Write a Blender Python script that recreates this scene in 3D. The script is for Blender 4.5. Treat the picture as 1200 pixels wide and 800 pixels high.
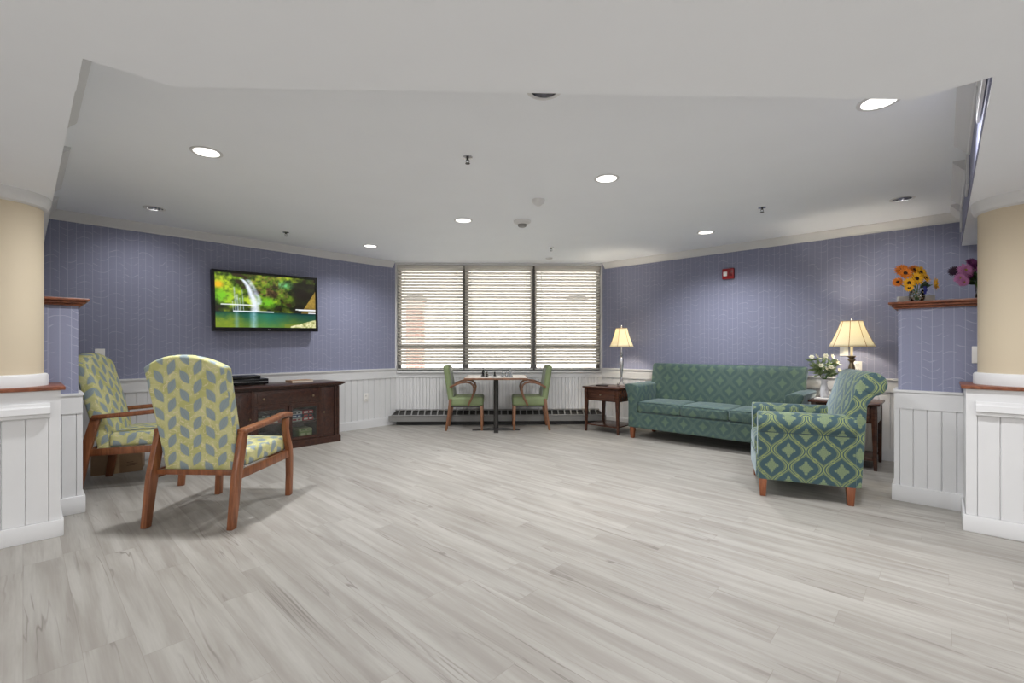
import bpy, bmesh, math, random
from mathutils import Vector, Matrix
random.seed(7)
for o in list(bpy.data.objects): bpy.data.objects.remove(o)
SC = bpy.context.scene
COL = SC.collection
PI = math.pi
R2 = math.sqrt(2)

# ---------------------------------------------------------------- camera
F = 538.0; CX = 600.0; HY = 405.5; CAMH = 1.17
PSI = math.radians(1.81)
cam = bpy.data.cameras.new('camera'); camo = bpy.data.objects.new('camera', cam); COL.objects.link(camo)
camo.location = (0, 0, CAMH); camo.rotation_euler = (PI/2, 0, -PSI)
cam.sensor_fit = 'HORIZONTAL'; cam.sensor_width = 36; cam.lens = 36*F/1200
cam.shift_y = (HY-400)/1200; cam.clip_start = 0.05; cam.clip_end = 200
SC.camera = camo
# ---------------------------------------------------------------- world, lights, exposure
W = bpy.data.worlds.new('world'); SC.world = W; W.use_nodes = True
W.node_tree.nodes['Background'].inputs[0].default_value = (0.96, 0.98, 1.0, 1)
W.node_tree.nodes['Background'].inputs[1].default_value = 4.6
SC.view_settings.view_transform = 'Standard'; SC.view_settings.look = 'None'
SC.view_settings.gamma = 1; SC.view_settings.use_curve_mapping = False
SC.view_settings.exposure = 0.46
DOWN_W = 115.0      # each lit recessed light of the alcove
REAR_W = 48.0      # base power of the unseen fill lamps added round the camera
LAMP_W = 40.0       # table lamps

def light(name, kind, loc, power, color=(1, .95, .88), rot=(0, 0, 0), **kw):
    l = bpy.data.lights.new(name, kind); l.energy = power; l.color = color
    for k, v in kw.items(): setattr(l, k, v)
    o = bpy.data.objects.new(name, l); COL.objects.link(o); o.location = loc; o.rotation_euler = rot
    return o
HALL = [(-3.2, -0.6), (0, -1.0), (3.2, -0.6), (-3.2, -2.6), (0, -2.6), (3.2, -2.6)]
for x, y in HALL:  # area lamps without fixtures, added out of view to lift the room brightness
    light('hall_fill', 'AREA', (x, y, 2.07), REAR_W*(1.6 if y < -2 else .25), (.99, .99, 1), shape='DISK', size=0.5)

# ---------------------------------------------------------------- helpers
def lin(c):
    return tuple((v/255/12.92 if v/255 <= .04045 else ((v/255+.055)/1.055)**2.4) for v in c)
class NT:
    def __init__(s, name):
        s.m = bpy.data.materials.new(name); s.m.use_nodes = True; s.t = s.m.node_tree
        s.b = s.t.nodes['Principled BSDF']; s.out = s.t.nodes['Material Output']
    def n(s, t, **kw):
        x = s.t.nodes.new(t)
        for k, v in kw.items(): setattr(x, k, v)
        return x
    def put(s, sock, v):
        if isinstance(v, bpy.types.NodeSocket): s.t.links.new(v, sock)
        elif isinstance(v, (tuple, list)) and len(v) == 3 and sock.type == 'RGBA': sock.default_value = (*v, 1)
        else: sock.default_value = v
    def M(s, op, a, b=None, c=None):
        x = s.n('ShaderNodeMath', operation=op); s.put(x.inputs[0], a)
        if b is not None: s.put(x.inputs[1], b)
        if c is not None: s.put(x.inputs[2], c)
        return x.outputs[0]
    def mix(s, f, a, b, mode='MIX'):
        x = s.n('ShaderNodeMix', data_type='RGBA', blend_type=mode)
        s.put(x.inputs[0], f); s.put(x.inputs[6], a); s.put(x.inputs[7], b); return x.outputs[2]
    def ss(s, x, lo, hi):       # smooth step 0..1
        n = s.n('ShaderNodeMapRange', interpolation_type='SMOOTHSTEP')
        s.put(n.inputs[0], x); n.inputs[1].default_value = lo; n.inputs[2].default_value = hi
        return n.outputs[0]
    def coord(s, kind='Object'):
        return s.n('ShaderNodeTexCoord').outputs[kind]
    def map(s, v, rot=(0, 0, 0), sc=(1, 1, 1), loc=(0, 0, 0)):
        n = s.n('ShaderNodeMapping'); s.put(n.inputs[0], v)
        n.inputs[1].default_value = loc; n.inputs[2].default_value = rot; n.inputs[3].default_value = sc
        return n.outputs[0]
    def xyz(s, v):
        n = s.n('ShaderNodeSeparateXYZ'); s.put(n.inputs[0], v); return n.outputs
    def comb(s, x, y, z=0.0):
        n = s.n('ShaderNodeCombineXYZ'); s.put(n.inputs[0], x); s.put(n.inputs[1], y); s.put(n.inputs[2], z); return n.outputs[0]
    def noise(s, v, sc, det=3, rough=.5, dist=0):
        n = s.n('ShaderNodeTexNoise'); s.put(n.inputs['Vector'], v); n.inputs['Scale'].default_value = sc
        n.inputs['Detail'].default_value = det; n.inputs['Roughness'].default_value = rough
        n.inputs['Distortion'].default_value = dist; return n.outputs[0]
    def bump(s, h, st=.3, d=.002):
        n = s.n('ShaderNodeBump'); n.inputs['Strength'].default_value = st; n.inputs['Distance'].default_value = d
        s.put(n.inputs['Height'], h); s.put(s.b.inputs['Normal'], n.outputs[0])
    def fin(s, col=None, rough=None, metal=None, **kw):
        if col is not None: s.put(s.b.inputs['Base Color'], col)
        if rough is not None: s.put(s.b.inputs['Roughness'], rough)
        if metal is not None: s.put(s.b.inputs['Metallic'], metal)
        for k, v in kw.items(): s.put(s.b.inputs[k.replace('_', ' ')], v)
        return s.m
def plain(name, rgb, rough=.5, metal=0, var=.06, sc=30, **kw):
    t = NT(name); c = lin(rgb)
    n = t.noise(t.coord(), sc, 3)
    k = t.M('MULTIPLY_ADD', n, var*2, 1-var)
    col = t.mix(1.0, c, t.comb(k, k, k), 'MULTIPLY')
    return t.fin(col, rough, metal, **kw)

class MB:
    """collects shapes in one bmesh"""
    def __init__(s): s.b = bmesh.new()
    def add(s, verts, faces):
        vs = [s.b.verts.new(v) for v in verts]
        for f in faces:
            try: s.b.faces.new([vs[i] for i in f])
            except ValueError: pass
        return vs
    def box(s, lo, hi, M=None):
        x0, y0, z0 = lo; x1, y1, z1 = hi
        v = [Vector(p) for p in ((x0,y0,z0),(x1,y0,z0),(x1,y1,z0),(x0,y1,z0),(x0,y0,z1),(x1,y0,z1),(x1,y1,z1),(x0,y1,z1))]
        if M: v = [M @ p for p in v]
        s.add(v, [(0,3,2,1),(4,5,6,7),(0,1,5,4),(1,2,6,5),(2,3,7,6),(3,0,4,7)]); return s
    def cbox(s, c, d, M=None):
        return s.box([c[i]-d[i]/2 for i in range(3)], [c[i]+d[i]/2 for i in range(3)], M)
    def prism(s, poly, a, b, ax='y', M=None):
        """poly of 2D points; extruded along ax from a to b.  ax y: (x,z); ax x: (y,z); ax z: (x,y)"""
        def P(p, h):
            q = {'y': (p[0], h, p[1]), 'x': (h, p[0], p[1]), 'z': (p[0], p[1], h)}[ax]
            return M @ Vector(q) if M else Vector(q)
        n = len(poly)
        v = [P(p, a) for p in poly]+[P(p, b) for p in poly]
        s.add(v, [tuple(range(n-1, -1, -1)), tuple(range(n, 2*n))]+[(i, (i+1) % n, n+(i+1) % n, n+i) for i in range(n)])
        return s
    def lathe(s, prof, n=24, c=(0, 0, 0), M=None, cap=True):
        c = Vector(c); rings = []
        for r, z in prof:
            ring = []
            for i in range(n):
                a = 2*PI*i/n; p = Vector((r*math.cos(a), r*math.sin(a), z))+c
                ring.append(s.b.verts.new(M @ p if M else p))
            rings.append(ring)
        for a, b in zip(rings, rings[1:]):
            for i in range(n): s.b.faces.new((a[i], a[(i+1) % n], b[(i+1) % n], b[i]))
        if cap:
            s.b.faces.new(rings[0][::-1]); s.b.faces.new(rings[-1])
        return s
    def sweep(s, pts, sec, closed=False, up=Vector((0, 0, 1))):
        """sec: function(i, t)->list of (u,v) or list; u is sideways, v is 'up'"""
        pts = [Vector(p) for p in pts]; n = len(pts); rings = []
        for i, p in enumerate(pts):
            t = (pts[min(i+1, n-1)]-pts[max(i-1, 0)]).normalized()
            side = t.cross(up)
            if side.length < 1e-4: side = t.cross(Vector((0, 1, 0)))
            side.normalize(); u2 = side.cross(t).normalized()
            sc = sec(i/(n-1)) if callable(sec) else sec
            rings.append([s.b.verts.new(p+side*a+u2*b) for a, b in sc])
        m = len(rings[0])
        for a, b in zip(rings, rings[1:]):
            for i in range(m): s.b.faces.new((a[i], a[(i+1) % m], b[(i+1) % m], b[i]))
        s.b.faces.new(rings[0][::-1]); s.b.faces.new(rings[-1]); return s
    def tube(s, pts, r, n=8, up=Vector((0, 0, 1))):
        def sec(t):
            rr = r(t) if callable(r) else r
            return [(rr*math.cos(2*PI*i/n), rr*math.sin(2*PI*i/n)) for i in range(n)]
        return s.sweep(pts, sec, up=up)
    def rbox(s, c, d, r, n=8, puff=0, M=None, fn=None):
        """rounded, optionally puffed cushion"""
        h = Vector(d)/2; c = Vector(c); idx = {}
        def vert(p):
            k = tuple(round(x, 5) for x in p)
            if k in idx: return idx[k]
            q = Vector((p[0]*h[0], p[1]*h[1], p[2]*h[2]))
            i = Vector([max(-(h[j]-r), min(h[j]-r, q[j])) for j in range(3)])
            dd = q-i
            if dd.length > 1e-9: q = i+dd.normalized()*r
            if puff: q.z += puff*(1-p[0]**2)*(1-p[1]**2)*(1 if p[2] > 0 else 0)
            q += c
            if fn: q = fn(q)
            if M: q = M @ q
            idx[k] = s.b.verts.new(q); return idx[k]
        # non uniform steps: dense near the edges
        def steps(hh):
            a = [-1+2*i/n for i in range(n+1)]
            e = r/hh
            b = sorted(set([round(v, 4) for v in [-1, -1+e*.25, -1+e*.6, -1+e, 1-e, 1-e*.6, 1-e*.25, 1]+[x for x in a if abs(x) < 1-e*1.2]]))
            return b
        S = [steps(h[i]) for i in range(3)]
        for ax in range(3):
            o = [i for i in range(3) if i != ax]
            for sg in (-1, 1):
                for i in range(len(S[o[0]])-1):
                    for j in range(len(S[o[1]])-1):
                        f = []
                        for a, b in ((i, j), (i+1, j), (i+1, j+1), (i, j+1)):
                            p = [0, 0, 0]; p[ax] = sg; p[o[0]] = S[o[0]][a]; p[o[1]] = S[o[1]][b]; f.append(vert(p))
                        try: s.b.faces.new(f)
                        except ValueError: pass
        return s
    def build(s, name, mat, parent=None, bevel=0, seg=2, smooth=35, uv=None):
        b = s.b
        bmesh.ops.recalc_face_normals(b, faces=b.faces)
        if bevel:
            es = [e for e in b.edges if len(e.link_faces) == 2 and e.calc_face_angle(0) > math.radians(30)]
            bmesh.ops.bevel(b, geom=es, offset=bevel, segments=seg, profile=.5, affect='EDGES', clamp_overlap=True)
        b.normal_update()
        if uv is not None:
            L = b.loops.layers.uv.new('uv')
            for f in b.faces:
                nn = f.normal; a = max(range(3), key=lambda i: abs(nn[i])*(1.0 if i != 2 else .97))
                for l in f.loops:
                    c = l.vert.co
                    l[L].uv = ((c.y, c.z), (c.x, c.z), (c.x, c.y))[a] if uv != 'sofa' else (((c.y, c.z), (c.x, c.z), (c.x, c.y))[a])
        me = bpy.data.meshes.new(name); b.to_mesh(me); b.free()
        me.materials.append(mat)
        if smooth:
            me.shade_smooth(); me.set_sharp_from_angle(angle=math.radians(smooth))
        o = bpy.data.objects.new(name, me); COL.objects.link(o)
        if parent: o.parent = parent
        return o
def tag(o, label, cat, group=None, kind=None):
    o['label'] = label; o['category'] = cat
    if group: o['group'] = group
    if kind: o['kind'] = kind
    return o
def thing(name, label, cat, loc=(0, 0, 0), rz=0, group=None):
    o = bpy.data.objects.new(name, None); COL.objects.link(o)
    o.location = loc; o.rotation_euler = (0, 0, rz); o.empty_display_size = .1
    return tag(o, label, cat, group)
def struct(o): o['kind'] = 'structure'; return o
def copy_tree(o, parent=None):
    c = o.copy(); COL.objects.link(c); c.parent = parent
    for ch in list(o.children): copy_tree(ch, c)
    return c
def at_pix(px, Y, z=0):
    u = (px-CX)/F; c, s = math.cos(PSI), math.sin(PSI)
    return Vector(((u*c+s)*Y, (-u*s+c)*Y, z))
def SD(su, di):   # point from x+y and y-x
    return ((su-di)/2, (su+di)/2)
def frameM(p, q, z=0):
    """matrix: local x runs p->q along a wall, local y points to the LEFT of p->q"""
    d = Vector((q[0]-p[0], q[1]-p[1], 0)).normalized()
    n = Vector((-d.y, d.x, 0))
    return Matrix(((d.x, n.x, 0, p[0]), (d.y, n.y, 0, p[1]), (0, 0, 1, z), (0, 0, 0, 1)))

# ---------------------------------------------------------------- materials
def m_wallpaper(name='wallpaper', axis=(1, 1)):
    t = NT(name); c = t.xyz(t.coord())
    d = 1/R2
    h = t.M('ADD', t.M('MULTIPLY', c[0], d*axis[0]), t.M('MULTIPLY', c[1], d*axis[1])); z = c[2]
    P = .058
    u = t.M('DIVIDE', h, P)
    tri = t.M('PINGPONG', u, .5)                       # 0..0.5, line where 0
    line = t.M('SUBTRACT', 1.0, t.ss(tri, .018, .045))
    wob = t.noise(t.comb(t.M('FLOOR', u), t.M('MULTIPLY', z, 3.0), 0.0), 1.0, 2)
    # scalloped horizontals between the stripes
    arc = t.M('MULTIPLY', t.M('SINE', t.M('MULTIPLY', u, PI/2)), .34)
    fl = t.M('MULTIPLY', t.M('SINE', t.M('MULTIPLY', t.M('FLOOR', t.M('MULTIPLY', u, .5)), 7.3)), .5)
    v = t.M('ADD', t.M('ADD', t.M('DIVIDE', z, .062), arc), t.M('MULTIPLY', t.noise(t.comb(t.M('MULTIPLY', h, 5.0), t.M('MULTIPLY', z, 5.0), 0.0), 1.6, 2), 1.1))
    tv = t.M('PINGPONG', t.M('ADD', v, fl), .5)
    hl = t.M('SUBTRACT', 1.0, t.ss(tv, .02, .06))
    fade = t.ss(t.noise(t.comb(t.M('MULTIPLY', h, 9.0), t.M('MULTIPLY', z, 14.0), 0.0), 1.0, 2), .42, .6)
    hl = t.M('MULTIPLY', hl, t.M('MULTIPLY', fade, .6))
    weave = t.noise(t.comb(t.M('MULTIPLY', h, 60.0), t.M('MULTIPLY', z, 900.0), 0.0), 1.0, 2)
    weave2 = t.noise(t.comb(t.M('MULTIPLY', h, 900.0), t.M('MULTIPLY', z, 60.0), 0.0), 1.0, 2)
    w = t.M('MULTIPLY', t.M('ADD', weave, weave2), .5)
    base = t.mix(w, lin((123, 126, 150)), lin((146, 149, 173)))
    m = t.M('MULTIPLY', t.M('MAXIMUM', t.M('MULTIPLY', line, .6), hl), .75)
    col = t.mix(m, base, lin((188, 190, 208)))
    t.bump(w, .15, .001)
    return t.fin(col, .75)
def m_floor():
    t = NT('vinyl_planks'); v = t.map(t.coord(), rot=(0, 0, math.radians(-45)))  # local x along planks (-1,1)? fixed below
    c = t.xyz(v)
    a, b = c[1], c[0]           # a along plank, b across
    PW, PL = .155, 1.22
    row = t.M('FLOOR', t.M('DIVIDE', b, PW))
    wn = t.n('ShaderNodeTexWhiteNoise', noise_dimensions='1D'); t.put(wn.inputs['W'], row)
    a2 = t.M('ADD', t.M('DIVIDE', a, PL), t.M('MULTIPLY', wn.outputs[0], 7.0))
    pl = t.M('FLOOR', a2)
    wn2 = t.n('ShaderNodeTexWhiteNoise', noise_dimensions='2D'); t.put(wn2.inputs['Vector'], t.comb(row, pl))
    rnd = wn2.outputs[0]
    off = t.M('MULTIPLY', rnd, 37.0)
    gv = t.comb(t.M('MULTIPLY', a, .38), t.M('ADD', t.M('MULTIPLY', b, 6.0), off), off)
    n1 = t.noise(gv, 1.6, 3, .5, .6)
    # contour veins from a stretched noise
    ring = t.M('PINGPONG', t.M('MULTIPLY', n1, 6.5), .5)
    vein = t.M('SUBTRACT', 1.0, t.ss(ring, .0, .12))
    vf = t.ss(t.noise(t.comb(t.M('MULTIPLY', a, 1.3), t.M('ADD', t.M('MULTIPLY', b, 7.0), off), 3.0), 1.0, 2), .45, .7)
    vein = t.M('MULTIPLY', vein, vf)
    fine = t.noise(t.comb(t.M('MULTIPLY', a, 5.0), t.M('ADD', t.M('MULTIPLY', b, 130.0), off), 0.0), 1.0, 3)
    broad = t.noise(t.comb(t.M('MULTIPLY', a, 1.1), t.M('ADD', t.M('MULTIPLY', b, 14.0), off), 5.0), 1.0, 4, .55, .3)
    col = t.mix(t.ss(broad, .3, .72), lin((154, 149, 142)), lin((180, 177, 171)))
    col = t.mix(t.M('MULTIPLY', fine, .3), col, lin((128, 122, 117)))
    col = t.mix(t.M('MULTIPLY', vein, .62), col, lin((106, 98, 91)))
    k = t.M('MULTIPLY_ADD', rnd, .07, .95)
    col = t.mix(1.0, col, t.comb(k, k, k), 'MULTIPLY')
    e1 = t.M('PINGPONG', t.M('DIVIDE', b, PW), .5); e2 = t.M('MULTIPLY', t.M('PINGPONG', a2, .5), PL/PW)
    seam = t.M('SUBTRACT', 1.0, t.ss(t.M('MINIMUM', e1, e2), .002, .012))
    col = t.mix(t.M('MULTIPLY', seam, .35), col, lin((120, 112, 104)))
    t.bump(fine, .05, .001)
    return t.fin(col, t.M('MULTIPLY_ADD', fine, .1, .42), Specular_IOR_Level=.35)
def m_wood(name, dark, light_, sc=1.0, rough=.35, axis=2):
    t = NT(name); c = t.coord()
    s = [14.0, 14.0, 14.0]; s[axis] = 1.5
    v = t.map(c, sc=tuple(x*sc for x in s))
    n = t.noise(v, 2.0, 4, .6, .8)
    f = t.noise(v, 9.0, 2)
    col = t.mix(t.ss(n, .3, .7), lin(dark), lin(light_))
    col = t.mix(t.M('MULTIPLY', f, .2), col, lin(dark))
    t.bump(f, .05, .0005)
    return t.fin(col, rough)
def m_ogee(name, base, line, motif, Wd=.225, H=.25, strength=1.0):
    t = NT(name); u, v, _ = t.xyz(t.coord('UV'))
    # fold u to [-W/2, W/2] absolute
    au = t.M('PINGPONG', u, Wd/2)                       # distance to nearest multiple of W
    ph = t.M('MULTIPLY', v, 2*PI/H)
    w = t.M('MULTIPLY_ADD', t.M('COSINE', ph), Wd/4*.86, Wd/4)
    d = t.M('ABSOLUTE', t.M('SUBTRACT', au, w))
    band = t.M('MULTIPLY', t.ss(d, .003, .006), t.M('SUBTRACT', 1.0, t.ss(d, .011, .014)))
    band2 = t.M('MULTIPLY', t.ss(d, .015, .018), t.M('SUBTRACT', 1.0, t.ss(d, .020, .024)))
    band = t.M('MAXIMUM', band, t.M('MULTIPLY', band2, .6))
    av = t.M('PINGPONG', v, H/2)
    kx = t.M('SUBTRACT', au, Wd/4); ky = t.M('SUBTRACT', av, H/4)
    kr = t.M('SQRT', t.M('ADD', t.M('MULTIPLY', kx, kx), t.M('MULTIPLY', ky, ky)))
    knot = t.M('MULTIPLY', t.ss(kr, .006, .009), t.M('SUBTRACT', 1.0, t.ss(kr, .012, .015)))
    band = t.M('MAXIMUM', band, knot)
    def star(x, y):
        p = t.M('POWER', t.M('DIVIDE', x, .062), .62); q = t.M('POWER', t.M('DIVIDE', y, .078), .62)
        ang = t.M('ARCTAN2', y, t.M('ADD', x, .0001))
        r = t.M('MULTIPLY', t.M('ADD', p, q), t.M('MULTIPLY_ADD', t.M('COSINE', t.M('MULTIPLY', ang, 16.0)), .08, 1.0))
        x2 = t.M('DIVIDE', x, .030); y2 = t.M('DIVIDE', y, .036)
        dia = t.M('MAXIMUM', x2, y2)
        m = t.M('MAXIMUM', t.M('SUBTRACT', 1.0, t.ss(r, .9, 1.04)), t.M('SUBTRACT', 1.0, t.ss(t.M('ADD', t.M('POWER', x2, 2.0), t.M('POWER', y2, 2.0)), .55, .75)))
        return m, r
    s1, r1 = star(au, av)
    s2, r2 = star(t.M('SUBTRACT', Wd/2, au), t.M('SUBTRACT', H/2, av))
    st = t.M('MAXIMUM', s1, s2); rr = t.M('MINIMUM', r1, r2)
    det = t.ss(t.M('SINE', t.M('MULTIPLY', rr, 27.0)), -.1, .5)
    crm = t.ss(t.noise(t.coord('UV'), 90, 2), .5, .62)
    st = t.M('MULTIPLY', st, t.M('MULTIPLY_ADD', det, -.4, t.M('MULTIPLY_ADD', crm, .25, .95)))
    st = t.M('MINIMUM', st, 1.0)
    weave = t.noise(t.coord('UV'), 420, 2)
    bn = t.noise(t.coord(), 7, 2)
    b = t.mix(t.M('MULTIPLY', bn, .5), lin(base), lin(tuple(int(x*.85+12) for x in base)))
    b = t.mix(t.M('MULTIPLY', band, .85*strength), b, lin(line))
    b = t.mix(t.M('MULTIPLY', st, .8*strength), b, lin(motif))
    k = t.M('MULTIPLY_ADD', weave, .35, .82)
    b = t.mix(1.0, b, t.comb(k, k, k), 'MULTIPLY')
    t.bump(t.M('ADD', weave, t.M('MULTIPLY', band, .6)), .25, .0015)
    return t.fin(b, .7, Sheen_Weight=.6, Sheen_Roughness=.35, Sheen_Tint=(.75, .88, 1, 1))
def m_leaf(name='leaf_print_fabric'):
    t = NT(name); u, v, _ = t.xyz(t.coord('UV'))
    u = t.M('ADD', u, t.M('MULTIPLY', v, -.18))
    A, B = .172, .122
    def cell(x, P): # centred fold with sign: x mod P in [-P/2,P/2]
        return t.M('SUBTRACT', t.M('WRAP', x, P, 0.0), P/2)
    def leaf(uu, vv, ang, l, wd):
        ca, sa = math.cos(ang), math.sin(ang)
        x = t.M('ADD', t.M('MULTIPLY', uu, ca), t.M('MULTIPLY', vv, sa))
        y = t.M('ADD', t.M('MULTIPLY', uu, -sa), t.M('MULTIPLY', vv, ca))
        q = t.M('DIVIDE', x, l); w = t.M('MULTIPLY', t.M('SUBTRACT', 1.0, t.M('POWER', t.M('ABSOLUTE', q), 1.7)), wd)
        e = t.M('SUBTRACT', t.M('ABSOLUTE', y), w)
        return t.M('SUBTRACT', 1.0, t.ss(e, -.0015, .0015)), t.M('SUBTRACT', 1.0, t.ss(t.M('ABSOLUTE', y), .0004, .0016)), t.M('SUBTRACT', 1.0, t.ss(t.M('ABSOLUTE', t.M('ADD', e, -.003)), .001, .003))
    a1 = leaf(cell(u, A), cell(v, B), math.radians(66), .054, .0265)
    a2 = leaf(cell(t.M('ADD', u, A/2), A), cell(t.M('ADD', v, B/2), B), math.radians(124), .054, .0265)
    lf = t.M('MAXIMUM', a1[0], a2[0])
    vein = t.M('MAXIMUM', t.M('MULTIPLY', a1[1], a1[0]), t.M('MULTIPLY', a2[1], a2[0]))
    edge = t.M('MAXIMUM', a1[2], a2[2])
    swirl = t.noise(t.comb(u, v), 16, 1, .4, 1.5)
    sw = t.M('SUBTRACT', 1.0, t.ss(t.M('ABSOLUTE', t.M('SUBTRACT', swirl, .5)), .008, .035))
    bg = t.mix(t.ss(t.noise(t.comb(u, v), 9, 2), .35, .65), lin((186, 185, 120)), lin((204, 202, 148)))
    bg = t.mix(t.M('MULTIPLY', sw, .75), bg, lin((222, 212, 172)))
    bg = t.mix(t.M('MULTIPLY', edge, .5), bg, lin((150, 156, 120)))
    c = t.mix(lf, bg, lin((142, 156, 160)))
    c = t.mix(t.M('MULTIPLY', vein, .45), c, lin((108, 120, 132)))
    wv = t.noise(t.coord('UV'), 500, 2); k = t.M('MULTIPLY_ADD', wv, .2, .9)
    c = t.mix(1.0, c, t.comb(k, k, k), 'MULTIPLY')
    t.bump(wv, .2, .001)
    return t.fin(c, .65)
def m_glass(name, tint=(1, 1, 1), f=.12, rough=.02):
    t = NT(name)
    tr = t.n('ShaderNodeBsdfTransparent'); tr.inputs[0].default_value = (*tint, 1)
    gl = t.n('ShaderNodeBsdfGlossy'); gl.inputs['Roughness'].default_value = rough
    fr = t.n('ShaderNodeFresnel'); fr.inputs[0].default_value = 1.45
    mx = t.n('ShaderNodeMixShader'); t.t.links.new(t.M('ADD', fr.outputs[0], f*.2), mx.inputs[0])
    t.t.links.new(tr.outputs[0], mx.inputs[1]); t.t.links.new(gl.outputs[0], mx.inputs[2])
    t.t.links.new(mx.outputs[0], t.out.inputs[0]); return t.m
def m_emit(name, rgb, st):
    t = NT(name); t.fin(lin(rgb), .5); t.put(t.b.inputs['Emission Color'], lin(rgb)); t.b.inputs['Emission Strength'].default_value = st
    return t.m
WALLP = m_wallpaper('blue_linen_wallpaper', (1, 1))
WALLP_R = m_wallpaper('blue_linen_wallpaper_right', (-1, 1))
CEIL = plain('ceiling_paint', (244, 247, 252), .9, var=.02, sc=3)
WHITE = plain('white_trim_paint', (218, 218, 219), .45, var=.02, sc=8)
FLOOR = m_floor()
BEIGE = plain('beige_column_paint', (206, 192, 168), .7, var=.02, sc=3)
CHERRY = m_wood('cherry_wood', (110, 64, 38), (150, 94, 60), axis=2)
CHERRY_T = m_wood('cherry_cap_wood', (104, 58, 40), (146, 88, 60), axis=0)
OAK = m_wood('honey_wood', (104, 68, 46), (140, 96, 66))
ESPR = m_wood('espresso_wood', (46, 26, 20), (74, 44, 32), axis=1, rough=.3)
WALNUT = m_wood('walnut_wood', (58, 34, 26), (88, 54, 38), axis=0, rough=.25)
LEGW = m_wood('chestnut_leg_wood', (112, 62, 38), (148, 88, 54), rough=.3)
OGEE = m_ogee('ogee_fabric', (56, 84, 92), (150, 162, 98), (142, 158, 112))
OGEE_S = m_ogee('ogee_fabric_sofa', (64, 88, 86), (98, 118, 100), (108, 130, 100), strength=.75)
LEAF = m_leaf()
GREEN = plain('green_vinyl', (126, 140, 100), .5, var=.05, sc=20)
GREYV = plain('grey_green_vinyl', (134, 140, 128), .5, var=.05, sc=20)
BLACK = plain('black_plastic', (16, 16, 18), .25)
DARK = plain('black_metal', (44, 42, 40), .45)
GREYM = plain('heater_grey_paint', (132, 131, 129), .5, var=.08)
SLOT = plain('heater_dark_fins', (48, 46, 44), .6)
FRAMEM = plain('bronze_window_frame', (92, 90, 88), .5)
def m_slat():
    t = NT('blind_slat_white'); tl = t.n('ShaderNodeBsdfTranslucent'); mx = t.n('ShaderNodeMixShader'); n = t.noise(t.coord(), 20, 2)
    c = t.mix(n, lin((236, 233, 228)), lin((228, 225, 220))); t.put(tl.inputs[0], c); t.fin(c, .4); mx.inputs[0].default_value = .5
    t.t.links.new(t.b.outputs[0], mx.inputs[1]); t.t.links.new(tl.outputs[0], mx.inputs[2]); t.t.links.new(mx.outputs[0], t.out.inputs[0]); return t.m
SLAT = m_slat()
SILVER = plain('silver_metal', (196, 196, 200), .22, 1.0)
CHROME = plain('bright_reflector', (205, 205, 208), .15, 1.0)
BRASS = plain('antique_bronze', (140, 124, 100), .3, .8)
CREAM = plain('cream_sleeve', (232, 222, 190), .5)
PLATE = plain('white_plate_plastic', (232, 230, 226), .35)
CARD = plain('cardboard', (150, 122, 94), .8, var=.1)
GLASS = m_glass('window_glass')
CLEAR = m_glass('clear_glass', (.95, .97, .96), .05)
LEAFG = plain('leaf_green', (70, 104, 48), .5, var=.25)
LEAFD = plain('dark_leaf_green', (44, 68, 40), .5, var=.25)
BULB = m_emit('lit_lens', (255, 252, 246), 1.6)

# ---------------------------------------------------------------- structure
LW0 = SD(-7.49, 8.51); LWC = (-1.542, 6.969); RWC = (1.603, 6.969); RW0 = (SD(8.573, -7.43))
LWC = SD(5.43, 8.51); RWC = SD(8.573, 5.37)
YB = 6.969; ZC = 2.43
m = MB(); m.box((-8, -4.2, -.1), (8, 8.2, 0)); struct(m.build('floor', FLOOR))
# walls: panels of thickness .12, wallpaper above .84 (the wall mesh is one slab)
def wall(name, p, q, z0, z1, mat, th=.12, side=-1):
    M = frameM(p, q); L = (Vector(q)-Vector(p)).length
    lo, hi = (0, th) if side > 0 else (-th, 0)
    b = MB(); b.box((0, lo, z0), (L, hi, z1), M); return struct(b.build(name, mat, smooth=0))
# left wall runs from outside-left to the corner; the room lies to its right
b = MB(); b.box((-8, -4.3, 0), (8, -4.2, 2.6)); struct(b.build('wall_hall_rear', plain('hall_wall_paint', (206, 202, 196), .8, var=.02), smooth=0))
b = MB(); b.box((-8.1, -4.3, 0), (-8, 3.0, 2.6)); struct(b.build('wall_hall_left', plain('hall_wall_paint', (206, 202, 196), .8, var=.02), smooth=0))
b = MB(); b.box((8, -4.3, 0), (8.1, 3.0, 2.6)); struct(b.build('wall_hall_right', plain('hall_wall_paint', (206, 202, 196), .8, var=.02), smooth=0))
wall('wall_left', LW0, LWC, 0, 2.6, WALLP, side=1)
wall('wall_right', RWC, RW0, 0, 2.6, WALLP_R, side=1)
WX0, WX1, WZ0, WZ1 = -1.50, 1.56, .80, 2.40
def beadboard(b, M, L, z0, z1, sp, th=.012, side=-1):
    """vertical boards with V grooves, standing 'th' proud of the wall at local y=0 towards side"""
    n = max(1, round(L/sp)); w = L/n; g = min(.004, w*.1)
    pts = []
    for i in range(n):
        x = i*w
        pts += [(x, th*.3), (x+g, th), (x+w-g, th)]
    pts.append((L, th*.3))
    poly = [(x, side*y) for x, y in pts]+[(L, 0), (0, 0)]
    b.prism(poly, z0, z1, 'z', M)
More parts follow.
